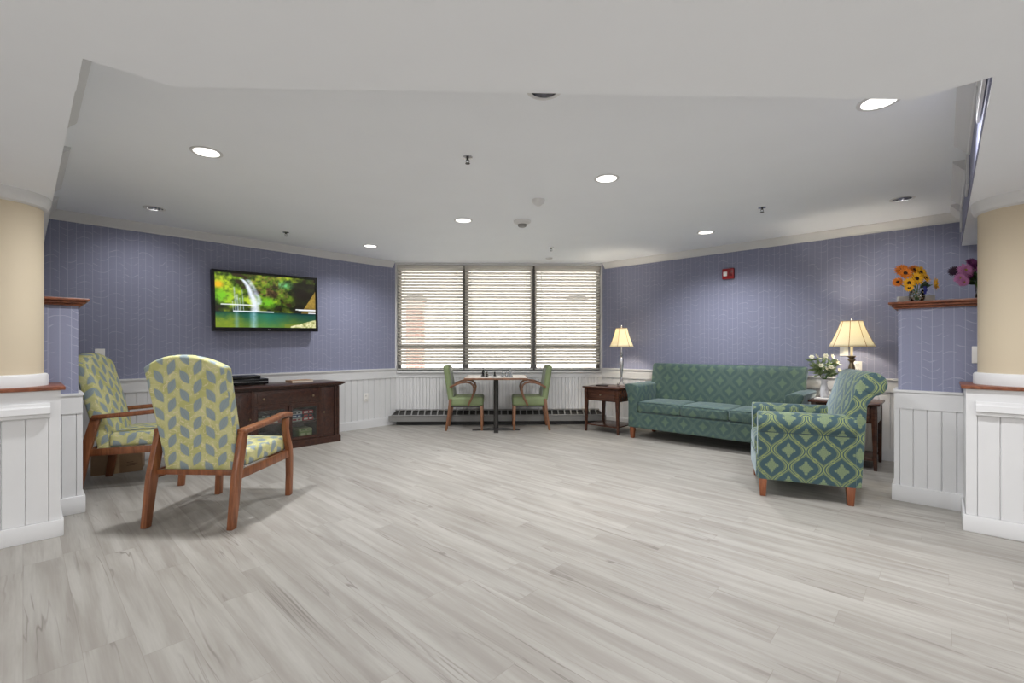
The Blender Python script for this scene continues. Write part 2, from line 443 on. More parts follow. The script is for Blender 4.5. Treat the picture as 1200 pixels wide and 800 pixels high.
def dado(p, q, names, sp=.09, side=-1, top=.84, mid=.70, base=.12, end0=0, end1=0):
    """wainscot on a wall p->q, room on the given side"""
    M = frameM(p, q); L = (Vector(q)-Vector(p)).length
    def bx(b, x0, x1, d, z0, z1):
        lo, hi = sorted((0, side*d)); b.box((x0, lo, z0), (x1, hi, z1), M)
    b = MB(); beadboard(b, M, L, base, mid, sp, side=side); struct(b.build(names[0], WHITE, smooth=0))
    b = MB(); bx(b, 0, L, .022, mid, top-.018); bx(b, -end0, L+end1, .034, top-.018, top); struct(b.build(names[1], WHITE, smooth=0))
    b = MB(); bx(b, -end0, L+end1, .026, 0, base-.012); bx(b, 0, L, .020, base-.012, base)
    struct(b.build(names[2], WHITE, smooth=0))
dado(LW0, LWC, ('trim_1', 'trim_2', 'baseboard_left'), side=-1)
dado(RWC, RW0, ('trim_3', 'trim_4', 'baseboard_right'), side=-1)
# back wall, with the window opening
b = MB(); b.box((-1.7, YB, 0), (1.76, YB+.16, WZ0)); b.box((-1.7, YB, WZ1), (1.76, YB+.16, 2.6))
b.box((-1.7, YB, WZ0), (WX0-.02, YB+.16, WZ1)); b.box((WX1+.02, YB, WZ0), (1.76, YB+.16, WZ1))
struct(b.build('wall_back', WHITE, smooth=0))
b = MB(); beadboard(b, frameM((-1.52, YB), (1.58, YB)), 3.1, .12, .70, .05, side=-1); struct(b.build('trim_5', WHITE, smooth=0))
b = MB(); b.box((-1.53, YB-.022, .70), (1.59, YB, .765)); struct(b.build('trim_6', WHITE, smooth=0))
b = MB(); b.box((-1.51, YB-.05, .768), (1.57, YB+.16, .80)); struct(b.build('trim_7', WHITE, bevel=.006))
b = MB(); b.box((-1.53, YB-.02, 0), (1.59, YB, .12)); struct(b.build('baseboard_back', WHITE, smooth=0))
# window frames: three units
xs = [WX0-.02, -.49, .555, WX1+.02]
for i in range(3):
    x0, x1 = xs[i], xs[i+1]
    b = MB(); t_ = .045; ya, yb = YB+.09, YB+.15
    b.box((x0, ya, WZ0), (x0+t_, yb, WZ1)); b.box((x1-t_, ya, WZ0), (x1, yb, WZ1))
    b.box((x0+t_, ya, WZ0), (x1-t_, yb, WZ0+.04)); b.box((x0+t_, ya, WZ1-.03), (x1-t_, yb, WZ1))
    b.box((x0+t_, ya, 1.155), (x1-t_, yb, 1.20))
    w = struct(b.build('window_%d' % (i+1), FRAMEM, smooth=0))
    b = MB(); b.box((x0+t_, YB+.115, WZ0+.04), (x1-t_, YB+.121, 1.155)); b.box((x0+t_, YB+.115, 1.20), (x1-t_, YB+.121, WZ1-.03))
    b.build('pane', GLASS, w, smooth=0)
# ceiling slab with holes for the dark open downlights
OPEN = [(-3.135, 4.299), (.231, 2.257), (3.461, 3.822)]
def ngon_slab(name, poly, z0, z1, mat, holes=(), r=.075):
    b = MB(); b.prism(poly, z0, z1, 'z')
    o = b.build(name, mat, smooth=0)
    if holes:
        c = MB()
        for x, y in holes: c.lathe([(r, z0-.1), (r, z1+.1)], 32, (x, y, 0))
        co = c.build('cutter', mat, smooth=0)
        md = o.modifiers.new('b', 'BOOLEAN'); md.object = co; md.operation = 'DIFFERENCE'; md.solver = 'EXACT'
        dg = bpy.context.evaluated_depsgraph_get(); ne = bpy.data.meshes.new_from_object(o.evaluated_get(dg))
        o.modifiers.clear(); o.data = ne; bpy.data.objects.remove(co)
    return struct(o)
ngon_slab('ceiling', [(-8, -4.2), (8, -4.2), (8, 7.13), (-8, 7.13)], ZC, ZC+.16, CEIL, OPEN)
# dropped soffits round the alcove
A_ = SD(.187, 2.87); A2 = SD(.187, 3.27); B_ = SD(3.243, -.18); B2 = SD(3.65, -.18)
ngon_slab('wall_soffit_front', [(-1.157, 1.685), (1.567, 1.684), B_, B2, (6.6, -2.95), (6.6, -4.2), (-6.3, -4.2), (-6.3, -3.0), A2, A_], 2.10, ZC, CEIL)
ngon_slab('wall_soffit_left', [A2, SD(.187, 8.51), SD(-3.4, 8.51), (-6.3, -3.0)], 2.115, ZC, CEIL)
o = ngon_slab('wall_soffit_right', [B2, (6.6, -2.95), SD(8.573, -3.4), SD(8.573, -.18)], 2.115, ZC, CEIL)
# wallpapered face above the right opening
b = MB(); M = frameM(SD(3.25, -.18), SD(8.57, -.18)); b.box((0, 0, 2.117), (5.32/R2, .006, ZC), M)
struct(b.build('wall_soffit_face', WALLP, smooth=0))
# crown moulding
def crown(b, p, q, side=-1, z=ZC, miter0=0, miter1=0):
    M = frameM(p, q); L = (Vector(q)-Vector(p)).length
    prof = [(0, 0), (0, -.085), (.012, -.085), (.018, -.07), (.03, -.062), (.055, -.03), (.066, -.022), (.075, -.010), (.075, 0)]
    n = len(prof)
    v0 = [M @ Vector((0+miter0*d, side*d, z+h)) for d, h in prof]; v1 = [M @ Vector((L-miter1*d, side*d, z+h)) for d, h in prof]
    b.add(v0+v1, [tuple(range(n)), tuple(range(2*n-1, n-1, -1))]+[(i, (i+1) % n, n+(i+1) % n, n+i) for i in range(n)])
b = MB(); crown(b, SD(.19, 8.51), SD(5.36, 8.51)); struct(b.build('trim_8', WHITE, smooth=20))
b = MB(); crown(b, SD(8.573, 5.30), SD(8.573, -.17)); struct(b.build('trim_9', WHITE, smooth=20))
b = MB()
for s0, s1 in ((3.62, 5.62), (6.15, 7.65), (8.0, 8.5)): crown(b, SD(s0, -.175), SD(s1, -.175), side=1)
struct(b.build('trim_10', WHITE, smooth=20))
b = MB()
for s0, s1 in ((2.95, 5.0), (5.7, 7.2), (7.7, 8.45)): crown(b, SD(.187, s0), SD(.187, s1), side=-1)
struct(b.build('trim_11', WHITE, smooth=20))
# pedestals, partitions, columns (s = +1 right, -1 left)
def sidebits(right):
    nm = 'right' if right else 'left'; wp = WALLP_R if right else WALLP
    k = 0 if right else 1
    if right:
        # local x runs from the alcove end outwards, local y is away from the viewer side
        pe = SD(5.80, -.15); pf = SD(5.80, -3.2); be = SD(6.43, .39-.0); bf = SD(6.43, -3.2)
        side = 1
    else:
        pe = SD(.225, 5.62); pf = SD(-2.9, 5.62); be = SD(.414, 6.246); bf = SD(-2.9, 6.246)
        side = -1
    M = frameM(pe, pf); L = (Vector(pf)-Vector(pe)).length
    # pedestal y: into thickness = 'side' positive direction means away from camera
    T = .44
    def bx(b, M, x0, x1, y0, y1, z0, z1):
        a, c = sorted((side*y0, side*y1)); b.box((x0, a, z0), (x1, c, z1), M)
    b = MB(); bx(b, M, .012, L, .012, T, 0, .90); struct(b.build('wall_pedestal_'+nm, WHITE, smooth=0))
    b = MB(); bx(b, M, 0, L, 0, .012, .75, .90); bx(b, M, 0, .012, .012, T, .75, .90)
    # corner board, then bead board
    bx(b, M, 0, .05, 0, .012, .105, .75); bx(b, M, 0, .012, .012, T, .105, .75)
    beadboard(b, M @ Matrix.Translation((.05, side*.012, 0)), L-.05, .105, .75, .098, th=.011, side=-side)
    struct(b.build('trim_%d' % (20+k), WHITE, smooth=0))
    b = MB(); bx(b, M, -.014, L, -.014, .0, 0, .105); bx(b, M, -.014, 0, 0, T, 0, .105); struct(b.build('baseboard_pedestal_'+nm, WHITE, bevel=.004))
    b = MB(); bx(b, M, -.022, L, -.022, T+.01, .90, .922); struct(b.build('trim_%d' % (22+k), CHERRY_T, bevel=.004))
    # moulded bumper rail on the pedestal front
    prof = [(0, .735), (0, .825), (-.018, .825), (-.022, .81), (-.034, .80), (-.038, .765), (-.028, .757), (-.026, .742), (-.016, .735)]
    b = MB(); v0 = [M @ Vector((.045, side*y, z)) for y, z in prof]; v1 = [M @ Vector((L, side*y, z)) for y, z in prof]; n = len(prof)
    b.add(v0+v1, [tuple(range(n)), tuple(range(2*n-1, n-1, -1))]+[(i, (i+1) % n, n+(i+1) % n, n+i) for i in range(n)])
    struct(b.build('trim_%d' % (24+k), WHITE, smooth=30))
    # tall papered partition behind
    M = frameM(be, bf); L = (Vector(bf)-Vector(be)).length; TB = .30
    b = MB(); bx(b, M, .026, L, .022, TB, 0, 1.452); struct(b.build('wall_partition_'+nm, wp, smooth=0))
    b = MB(); bx(b, M, .004, L, 0, .022, .70, .825); bx(b, M, .004, .026, .022, TB, .12, .825)
    bx(b, M, -.002, L, -.008, .022, .825, .84); bx(b, M, -.002, .026, .022, TB, .825, .84)
    bx(b, M, .004, .035, .006, .022, .12, .70)
    beadboard(b, M @ Matrix.Translation((.035, side*.018, 0)), L-.035, .12, .70, .078, th=.012, side=-side)
    struct(b.build('trim_%d' % (26+k), WHITE, smooth=0))
    b = MB(); bx(b, M, -.01, L, -.01, .022, 0, .12); bx(b, M, -.01, .026, .022, TB, 0, .12); struct(b.build('baseboard_partition_'+nm, WHITE, bevel=.004))
    # moulded wooden cap
    b = MB(); bx(b, M, -.03, L, -.035, TB+.03, 1.486, 1.505); bx(b, M, -.012, L, -.018, TB+.015, 1.468, 1.486); bx(b, M, .004, L, 0, TB, 1.452, 1.468)
    struct(b.build('trim_%d' % (28+k), CHERRY_T, bevel=.005))
    # round column on the pedestal
    c = (3.355, 2.825) if right else (-3.08, 2.92)
    b = MB(); b.lathe([(.207, .99), (.207, 2.05)], 64, (c[0], c[1], 0)); struct(b.build('wall_column_'+nm, BEIGE))
    b = MB(); b.lathe([(.228, .922), (.228, .985), (.222, .995), (.209, .998)], 64, (c[0], c[1], 0)); struct(b.build('trim_%d' % (30+k), WHITE))
    b = MB(); b.lathe([(.209, 2.035), (.226, 2.045), (.232, 2.06), (.238, 2.075), (.238, 2.115)], 64, (c[0], c[1], 0)); struct(b.build('trim_%d' % (32+k), WHITE))
sidebits(True); sidebits(False)

# ---------------------------------------------------------------- ceiling fixtures
def ring(b, r0, r1, z0, z1, n=40):
    b.lathe([(r0, z1), (r0, z0+.002), ((r0+r1)/2, z0), (r1, z0+.003), (r1, z1), (r0, z1)], n, cap=False)
LIT = [(-1.888, 3.041, 'largest lit recessed ceiling light on the left side of the alcove', .082),
       (1.965, 2.305, 'lit recessed ceiling light partly cut off by the right end of the front soffit', .085),
       (.82, 3.426, 'lit recessed ceiling light between the smoke detector and the sofa', .082),
       (-.342, 4.609, 'lit recessed ceiling light just left of the grey dome fixture', .082),
       (2.302, 5.008, 'lit recessed ceiling light above the green patterned sofa', .082),
       (-1.597, 5.823, 'small lit recessed ceiling light nearest the left end of the window', .082)]
for x, y, lab, r in LIT:
    t = thing('recessed_light', lab, 'ceiling light', (x, y, ZC), 0, 'lit recessed ceiling lights')
    b = MB(); ring(b, r*.9, r*1.12, -.006, 0); b.build('trim_ring', WHITE, t)
    b = MB(); b.lathe([(r*.9, -.001), (r*.9, -.003)], 40); b.build('lens', BULB, t)
    light('downlight', 'SPOT', (x, y, ZC-.012), DOWN_W*(.6 if y > 5.5 else 1.0), (.985, .99, 1.0), spot_size=math.radians(150), spot_blend=.9, shadow_soft_size=.07)
for (x, y), lab in zip(OPEN, ('unlit recessed downlight near the left wall above the armchairs', 'unlit recessed downlight half hidden by the front soffit edge', 'unlit recessed downlight near the right wall above the tall partition')):
    t = thing('recessed_downlight', lab, 'ceiling light', (x, y, ZC), 0, 'unlit recessed downlights')
    b = MB(); ring(b, .066, .088, -.005, 0); b.build('trim_ring', WHITE, t)
    b = MB()
    b.lathe([(.068, .0), (.064, .03), (.0635, .033), (.060, .06), (.0595, .063), (.052, .095), (.03, .115)], 40, cap=False)
    b.build('reflector', CHROME, t)
    b = MB(); b.lathe([(.030, .115), (.030, .09), (.024, .07), (.012, .06), (.004, .058)], 24); b.build('bulb', PLATE, t)
def sprinkler(x, y, lab):
    t = thing('fire_sprinkler', lab, 'sprinkler', (x, y, ZC), 0, 'ceiling fire sprinklers')
    b = MB(); b.lathe([(.034, 0), (.033, -.004), (.018, -.009)], 24); b.build('escutcheon', SILVER, t)
    b = MB(); b.lathe([(.008, -.009), (.008, -.02)], 12)
    b.tube([(-.009, 0, -.018), (-.012, 0, -.03), (-.003, 0, -.042)], .002, 6, up=Vector((0, 1, 0))); b.tube([(.009, 0, -.018), (.012, 0, -.03), (.003, 0, -.042)], .002, 6, up=Vector((0, 1, 0)))
    b.lathe([(.016, -.042), (.016, -.044)], 16); b.build('deflector', DARK, t)
for a in ((-.199, 3.068, 'fire sprinkler head nearest the front soffit, left of the detectors'), (2.403, 4.098, 'fire sprinkler head on the right of the ceiling above the sofa'),
          (.687, 5.85, 'fire sprinkler head on the ceiling near the window, right of centre'), (-2.339, 5.154, 'fire sprinkler head on the ceiling above the television')): sprinkler(*a)
b = MB(); b.lathe([(.055, 0), (.055, -.012), (.045, -.03), (.02, -.05), (.004, -.055)], 32); o = b.build('smoke_detector', WHITE); o.location = (.352, 3.943, ZC); tag(o, 'white cone-shaped smoke detector on the ceiling above the grey dome fixture', 'smoke detector')
t = thing('ceiling_speaker_dome', 'white ceiling fixture with dark grey centre in front of the window', 'alarm dome', (.249, 4.622, ZC))
b = MB(); b.lathe([(.088, 0), (.086, -.012), (.06, -.03), (.045, -.034)], 32); b.build('housing', WHITE, t)
b = MB(); b.lathe([(.045, -.034), (.043, -.05), (.034, -.058), (.004, -.06)], 32); b.build('lens', GREYM, t)
b = MB(); b.lathe([(.05, 0), (.048, -.008), (.02, -.022), (.004, -.024)], 24); o = b.build('ceiling_sensor', WHITE); o.location = (.737, 6.55, ZC); tag(o, 'small white round sensor on the ceiling right by the window head', 'sensor')
# grilles on the papered soffit face
for k, (s0, s1, z0, z1) in enumerate(((3.35, 4.10, 2.16, 2.335), (5.66, 6.12, 2.17, 2.40), (7.66, 7.98, 2.17, 2.38))):
    M = frameM(SD(s0, -.175), SD(s1, -.175)); L = (s1-s0)/R2
    b = MB(); w = .02
    b.box((0, .006, z0), (L, .016, z0+w), M); b.box((0, .006, z1-w), (L, .016, z1), M); b.box((0, .006, z0+w), (w, .016, z1-w), M); b.box((L-w, .006, z0+w), (L, .016, z1-w), M)
    t = thing('air_vent', 'white wall vent on the papered soffit face, ' + ('nearest the front soffit', 'in the middle of the three', 'smallest one by the right wall')[k], 'vent', (0, 0, 0), 0, 'vents on the right soffit face')
    b.build('frame', WHITE, t, smooth=0)
    b = MB(); z = z0+w
    while z < z1-w-.005: b.box((w, .006, z), (L-w, .012, z+.008), M); z += .016
    b.build('louvres', WHITE, t, smooth=0)

for (x, y), dx in ((OPEN[0], -1), (OPEN[2], 1)):      # spots added below two dark downlights to brighten the papered walls
    light('wall_fill', 'SPOT', (x, y, ZC-.02), 13, (1, .985, .97), rot=(math.radians(38), 0, math.radians(45 if dx < 0 else -45)), spot_size=math.radians(100), spot_blend=1.0, shadow_soft_size=.06)
# ---------------------------------------------------------------- window blinds
for i in range(3):
    x0, x1 = (WX0-.012, -.50, .57)[i], (-.515, .54, WX1+.012)[i]
    t = thing('window_blind', 'white horizontal slat blind, lowered, on the %s window panel' % ('left', 'middle', 'right')[i], 'blind', ((x0+x1)/2, YB+.045, 0), 0, 'white window blinds'); L = (x1-x0)/2
    b = MB(); b.box((-L, -.03, 2.345), (L, .03, 2.395)); b.build('headrail', SLAT, t, bevel=.003)
    b = MB(); z = 2.325; a = math.radians(-41)
    while z > .87:
        pts = []
        for j in range(5):
            u = -.025+.0125*j; cv = .003*(1-(u/.025)**2)
            pts.append((u*math.cos(a)-cv*math.sin(a), z+u*math.sin(a)+cv*math.cos(a)))
        poly = pts+[(p[0], p[1]-.0022) for p in reversed(pts)]
        b.prism(poly, -L+.003, L-.003, 'x'); z -= .0455
    b.build('slats', SLAT, t, smooth=60)
    b = MB(); b.box((-L, -.025, .812), (L, .025, .832)); b.build('bottom_rail', SLAT, t, bevel=.003)
    for sx in (-1, 1):
        b = MB()
        for yy in (-.027, .027): b.box((sx*(L-.10)-.002, yy-.0008, .83), (sx*(L-.10)+.002, yy+.0008, 2.35))
        b.build('ladder_cord', SLAT, t, smooth=0)

# ---------------------------------------------------------------- outside the window
BRICK = NT('pink_brick'); br = BRICK.n('ShaderNodeTexBrick'); BRICK.put(br.inputs['Vector'], BRICK.map(BRICK.coord(), rot=(PI/2, 0, 0)))
br.inputs['Color1'].default_value = (*lin((176, 124, 112)), 1); br.inputs['Color2'].default_value = (*lin((196, 146, 132)), 1); br.inputs['Mortar'].default_value = (*lin((200, 190, 180)), 1); br.inputs['Scale'].default_value = 3
BRICK = BRICK.fin(br.outputs[0], .9)
STUC = plain('pale_stucco', (224, 216, 206), .9); ROOF = plain('grey_roof_shingle', (120, 116, 114), .9); GRASSM = plain('pale_ground', (176, 174, 160), .9, var=.15, sc=2)
b = MB(); b.box((-30, 7.3, -.6), (30, 60, -.5)); o = struct(b.build('floor_outside', GRASSM))
def house(x0, x1, y0, y1, h, mat, lab, wins):
    t = thing('building', lab, 'building', ((x0+x1)/2, y0, -.5)); w = (x1-x0)/2
    b = MB(); b.box((-w, 0, 0), (w, y1-y0, h)); b.build('wall', mat, t, smooth=0)
    b = MB(); b.prism([(-w-.3, h), (w+.3, h), (0, h+1.3)], -.3, y1-y0+.3, 'y'); b.build('roof', ROOF, t, smooth=0)
    for (wx, wz, ww, wh) in wins:
        b = MB(); b.box((wx, -.06, wz), (wx+ww, .0, wz+wh)); f = b.build('window', PLATE, t, smooth=0)
        b = MB(); b.box((wx+.08, -.07, wz+.08), (wx+ww-.08, -.061, wz+wh-.08)); b.build('pane', SLOT, f, smooth=0)
house(-13, 13, 26, 34, 7.5, STUC, 'wide pale building faintly seen behind the whole window', [])
for nm, px, h_, mt, lab in (('brick_pillar', 487, 3.05, BRICK, 'pink brick pillar outside behind the left window panel'), ('stone_pillar', 676, 3.05, STUC, 'pale stone pillar outside behind the right window panel')):
    p = at_pix(px, 14); t = thing(nm, lab, 'pillar', (p.x, p.y, -.5))
    b = MB(); b.box((-.24, -.24, 0), (.24, .24, h_)); b.build('shaft', mt, t, smooth=0)
    b = MB(); b.box((-.30, -.30, h_), (.30, .30, h_+.1)); b.box((-.22, -.22, h_+.1), (.22, .22, h_+.18)); b.build('coping', ROOF, t, bevel=.01)

# ---------------------------------------------------------------- baseboard heater
t = thing('baseboard_heater', 'long grey metal baseboard heater under the window', 'heater', (0, 0, 0))
b = MB(); b.box((-1.50, 6.85, 0), (1.54, 6.945, .06)); b.build('base', BLACK, t, smooth=0)
b = MB()
def hp(y0, y1): pass
x0, x1 = -1.60, 1.62
def trap(z0, z1, ya, yb, mat, name, e=.0):
    b = MB(); xa = (ya-YB)*.9
    b.add([(x0, ya, z0), (x1, ya, z0), (x1-(yb-ya), yb, z0), (x0+(yb-ya), yb, z0), (x0, ya, z1), (x1, ya, z1), (x1-(yb-ya), yb, z1), (x0+(yb-ya), yb, z1)],
          [(0, 3, 2, 1), (4, 5, 6, 7), (0, 1, 5, 4), (1, 2, 6, 5), (2, 3, 7, 6), (3, 0, 4, 7)]); return b
b = trap(.06, .145, 6.80, 6.944, GREYM, 'cover'); b.box((x0+.08, 6.90, .205), (x1-.08, 6.944, .222))
xx = x0+.02
b.build('cover', GREYM, t, smooth=0)
b = MB(); b.add([(x0+.03, 6.83, .145), (x1-.03, 6.83, .145), (x1-.09, 6.91, .205), (x0+.09, 6.91, .205), (x0+.03, 6.94, .145), (x1-.03, 6.94, .145), (x1-.09, 6.94, .205), (x0+.09, 6.94, .205)],
      [(0, 1, 2, 3), (4, 5, 6, 7), (0, 3, 7, 4), (1, 2, 6, 5), (3, 2, 6, 7), (0, 1, 5, 4)]); b.build('fin_element', SLOT, t, smooth=0)
b = MB(); n = 33; w = .009; us_ = []
for i in range(n+1):
    x = x0+.05+(x1-x0-.1)*i/n; us_ += [x-w, x+w]
rows_ = [(6.800, .140), (6.806, .152), (6.884, .209), (6.895, .218)]
gv = [[b.b.verts.new((max(x0+.01+(y-6.8)*.9, min(x1-.01-(y-6.8)*.9, x)), y, z)) for x in us_] for y, z in rows_]
for j in range(3):
    for i in range(len(us_)-1):
        if j == 1 and i % 2 == 1: continue
        b.b.faces.new((gv[j][i], gv[j][i+1], gv[j+1][i+1], gv[j+1][i]))
g_ = b.build('grille', GREYM, t, smooth=0); md = g_.modifiers.new('t', 'SOLIDIFY'); md.thickness = .012; md.offset = -1

# ---------------------------------------------------------------- TV
TVM = NT('television_picture'); at_ = TVM.n('ShaderNodeVertexColor'); at_.layer_name = 'pic'
TVM.fin((0, 0, 0), .15); TVM.put(TVM.b.inputs['Emission Color'], at_.outputs[0]); TVM.b.inputs['Emission Strength'].default_value = .85
def vnoise(x, y, s=0):
    def h(i, j):
        n = (i*374761393+j*668265263+s*1442695041) & 0xffffffff; n = ((n ^ (n >> 13))*1274126177) & 0xffffffff; return ((n ^ (n >> 16)) & 0xffff)/65535
    xi, yi = math.floor(x), math.floor(y); fx, fy = x-xi, y-yi; fx = fx*fx*(3-2*fx); fy = fy*fy*(3-2*fy)
    return (h(xi, yi)*(1-fx)+h(xi+1, yi)*fx)*(1-fy)+(h(xi, yi+1)*(1-fx)+h(xi+1, yi+1)*fx)*fy
def fbm(x, y, s=0): return .5*vnoise(x, y, s)+.3*vnoise(2*x, 2*y, s+1)+.2*vnoise(4*x, 4*y, s+2)
def lp(a, b, t): t = max(0, min(1, t)); return tuple(a[i]+(b[i]-a[i])*t for i in range(3))
def tvpix(u, v):     # u 0..1 left-right, v 0..1 from the top
    n = fbm(u*22, v*13, 3); n2 = fbm(u*9, v*6, 9); n3 = fbm(u*50, v*28, 21)
    c = lp((22, 34, 14), (122, 160, 40), (n-.28)*2.0)
    if n2 > .52: c = lp(c, (176, 200, 50), (n2-.52)*5*n3*1.5)
    if n2 < .42: c = lp(c, (50, 40, 26), (.42-n2)*8)
    if .3 < u < .7 and v < .45: c = lp(c, (126, 96, 66), max(0, n3-.45)*2.2)
    # left yellow and green bush
    d = math.hypot((u-.03)/.06, (v-.22)/.09)
    if d < 1: c = lp(c, (226, 178, 40), (1-d)*1.6)
    d = math.hypot((u-.06)/.11, (v-.42)/.17)
    if d < 1: c = lp(c, (120, 190, 40), (1-d)*1.5*n3*1.6)
    d = math.hypot((u-.49)/.10, (v-.52)/.15)
    if d < 1: c = lp(c, (110, 180, 40), (1-d)*1.8*n3*1.5)
    d = math.hypot((u-.67)/.15, (v-.16)/.10)
    if d < 1 and u > .6: c = lp(c, (110, 190, 120), (1-d)*n3*1.7)
    # dark cave to the right
    d = max(0, min(1, (u-.70)/.08))*(1 if v > .1 else .5)
    if v < .72: c = lp(c, (34, 30, 26), d*.85)
    # sunlit rock at the far right
    if v < .72 and u > .82 and (u-.84)/.16 > (.70-v)/.45: c = lp((120, 96, 44), (178, 150, 70), n3)
    if .58 < v < .72: c = lp(c, (26, 26, 20), .55*(1-abs(v-.66)/.08))
    # water
    if v > .71:
        k = (v-.71)/.29
        w = lp((26, 78, 66), (96, 122, 44), k*1.1+.7*(n2-.5)+.3*(n-.5))
        w = lp(w, (40, 130, 112), max(0, 1-abs(u-.48)/.28)*.65*(1-k*.5))
        w = lp(w, (18, 52, 66), max(0, min(1, (u-.62)/.2))*.6*(1-k))
        w = lp(w, (14, 34, 34), max(0, 1-k*6)*.6)
        if u < .3: w = lp(w, (124, 144, 44), max(0, min(1, (.3-u)/.15))*min(1, k*2)*n*1.3)
        if abs(u-.35) < .05: w = lp(w, (170, 210, 230), .75*(1-abs(u-.35)/.05)*(.6+n3*.5))
        if abs(u-.19) < .03: w = lp(w, (120, 160, 170), .6*(1-abs(u-.19)/.03))
        if u > .72 and v > .86+.10*(.95-u)/.2: w = lp((110, 116, 50), (232, 228, 180), n3*1.7-.25)
        elif u > .66 and v > .93: w = lp(w, (120, 130, 50), .7)
        c = w
    else:
        # waterfall, main arc
        if v > .10:
            q = (v-.10)/.61
            cx = .235+.13*min(1, q*1.3)**.55; wd = .022+.036*q
            dd = abs(u-cx)/wd
            if dd < 1: c = lp(c, (226, 234, 250), (1-dd**2)*(.75+.4*n3))
            cx = .30+.115*min(1, q*1.5)**.8-(.05*max(0, q-.55)); wd = .03
            dd = abs(u-cx)/wd
            if dd < 1 and q < .75: c = lp(c, (206, 220, 246), (1-dd**2)*(.4+.6*n3))
        for cx0, vv, wd in ((.17, .25, .010), (.195, .38, .014), (.22, .45, .008), (.155, .5, .006), (.245, .3, .006)):
            if v > vv:
                dd = abs(u-cx0-.03*(v-vv))/wd
                if dd < 1: c = lp(c, (190, 206, 236), (1-dd)*(.35+.7*n3))
        if .05 < u < .36 and abs(v-.58) < .010: c = lp(c, (240, 244, 246), .9)
        if .16 < u < .55 and v > .70-.012: c = (222, 234, 240)
        if u > .78 and abs(v-.635-.02*(u-.8)) < .013: c = (236, 238, 240)
        if u > .92 and abs(v-.705) < .014: c = (230, 232, 236)
    return c
t = thing('television', 'black framed flat television showing a green waterfall picture on left wall', 'television', (-2.745, 5.60, 1.693), math.radians(45))
t.rotation_euler = (0, math.radians(-1.1), math.radians(45))
b = MB(); b.box((-.587, -.0, -.345), (.587, .055, .345)); b.box((-.40, .055, -.22), (.40, .075, .2)); b.build('back_housing', BLACK, t, bevel=.006)
b = MB(); fw, ft = .03, .028
b.box((-.587, -.012, -.345), (.587, 0, -.345+.045)); b.box((-.587, -.012, .345-ft), (.587, 0, .345)); b.box((-.587, -.012, -.30), (-.587+ft, 0, .345-ft)); b.box((.587-ft, -.012, -.30), (.587, 0, .345-ft))
b.build('bezel', BLACK, t, smooth=0)
NX, NY = 192, 108
bm = bmesh.new(); lay = bm.loops.layers.float_color.new('pic'); sx0, sx1, sz0, sz1 = -.559, .559, -.300, .317
vs = [[bm.verts.new((sx0+(sx1-sx0)*i/NX, -.003, sz1-(sz1-sz0)*j/NY)) for i in range(NX+1)] for j in range(NY+1)]
cols = [[(*lin(tvpix(i/NX, j/NY)), 1) for i in range(NX+1)] for j in range(NY+1)]
for j in range(NY):
    for i in range(NX):
        f = bm.faces.new((vs[j+1][i], vs[j+1][i+1], vs[j][i+1], vs[j][i]))
        for l, (jj, ii) in zip(f.loops, ((j+1, i), (j+1, i+1), (j, i+1), (j, i))): l[lay] = cols[jj][ii]
me = bpy.data.meshes.new('screen'); bm.to_mesh(me); bm.free(); me.materials.append(TVM.m); so = bpy.data.objects.new('screen', me); COL.objects.link(so); so.parent = t
b = MB(); b.box((-.016, -.0135, -.328), (-.010, -.012, -.318)); b.box((-.008, -.0135, -.328), (.006, -.012, -.326)); b.box((-.008, -.0135, -.320), (.006, -.012, -.318)); b.box((.008, -.0135, -.328), (.014, -.012, -.318)); b.build('maker_mark', SILVER, t, smooth=0)
b = MB(); b.box((-.12, .075, -.12), (.12, .098, .12)); b.build('wall_bracket', DARK, t, smooth=0)

# ---------------------------------------------------------------- TV console
def con_pt(tt, d): # tt along wall from centre, d behind the front plane
    x, y = -2.375, -2.375+7.68
    return (x+tt/R2-d/R2, y+tt/R2+d/R2)
CONZ = math.radians(45)
cx, cy = con_pt(0, 0)
t = thing('media_console', 'dark brown wooden media console with glass doors below the television', 'cabinet', (cx, cy, 0), CONZ)
D = .50
b = MB()
b.box((-.62, .0, 0), (.62, D, .07)); b.box((-.60, .02, .07), (-.58, D, .69)); b.box((.58, .02, .07), (.60, D, .69)); b.box((-.58, D-.02, .07), (.58, D, .69))
b.box((-.58, .02, .50), (.58, D-.02, .515)); b.box((-.58, .02, .67), (.58, D-.02, .69)); b.box((-.375, .02, .07), (-.36, D-.02, .50)); b.box((.36, .02, .07), (.375, D-.02, .50))
b.box((-.36, .03, .07), (.36, D-.02, .082)); b.box((-.36, .03, .275), (.36, D-.02, .292)); b.box((-.01, .02, .07), (.01, .045, .50)); b.box((-.385, .003, .085), (-.355, .03, .69)); b.box((.355, .003, .085), (.385, .03, .69)); b.box((-.355, .006, .495), (.355, .02, .515))
b.build('body', ESPR, t, smooth=0)
b = MB(); b.box((-.625, -.012, .690), (.625, D, .703)); b.box((-.640, -.03, .703), (.640, D+.01, .712)); b.box((-.655, -.045, .712), (.655, D+.02, .732)); b.build('top', ESPR, t, bevel=.004)
b = MB()
for s in (-1, 1):
    for k in range(2):
        x = s*(.555+.033*k); b.box((x-.0135, .0, .085), (x+.0135, .02, .685))
b.box((-.61, .0, .07), (.61, .02, .085))
b.build('pilasters', ESPR, t, bevel=.003)
b = MB(); b.box((-.355, .004, .515), (.355, .02, .675)); b.box((-.33, -.003, .535), (.33, .004, .655)); d = b.build('drawer', ESPR, t, bevel=.003)
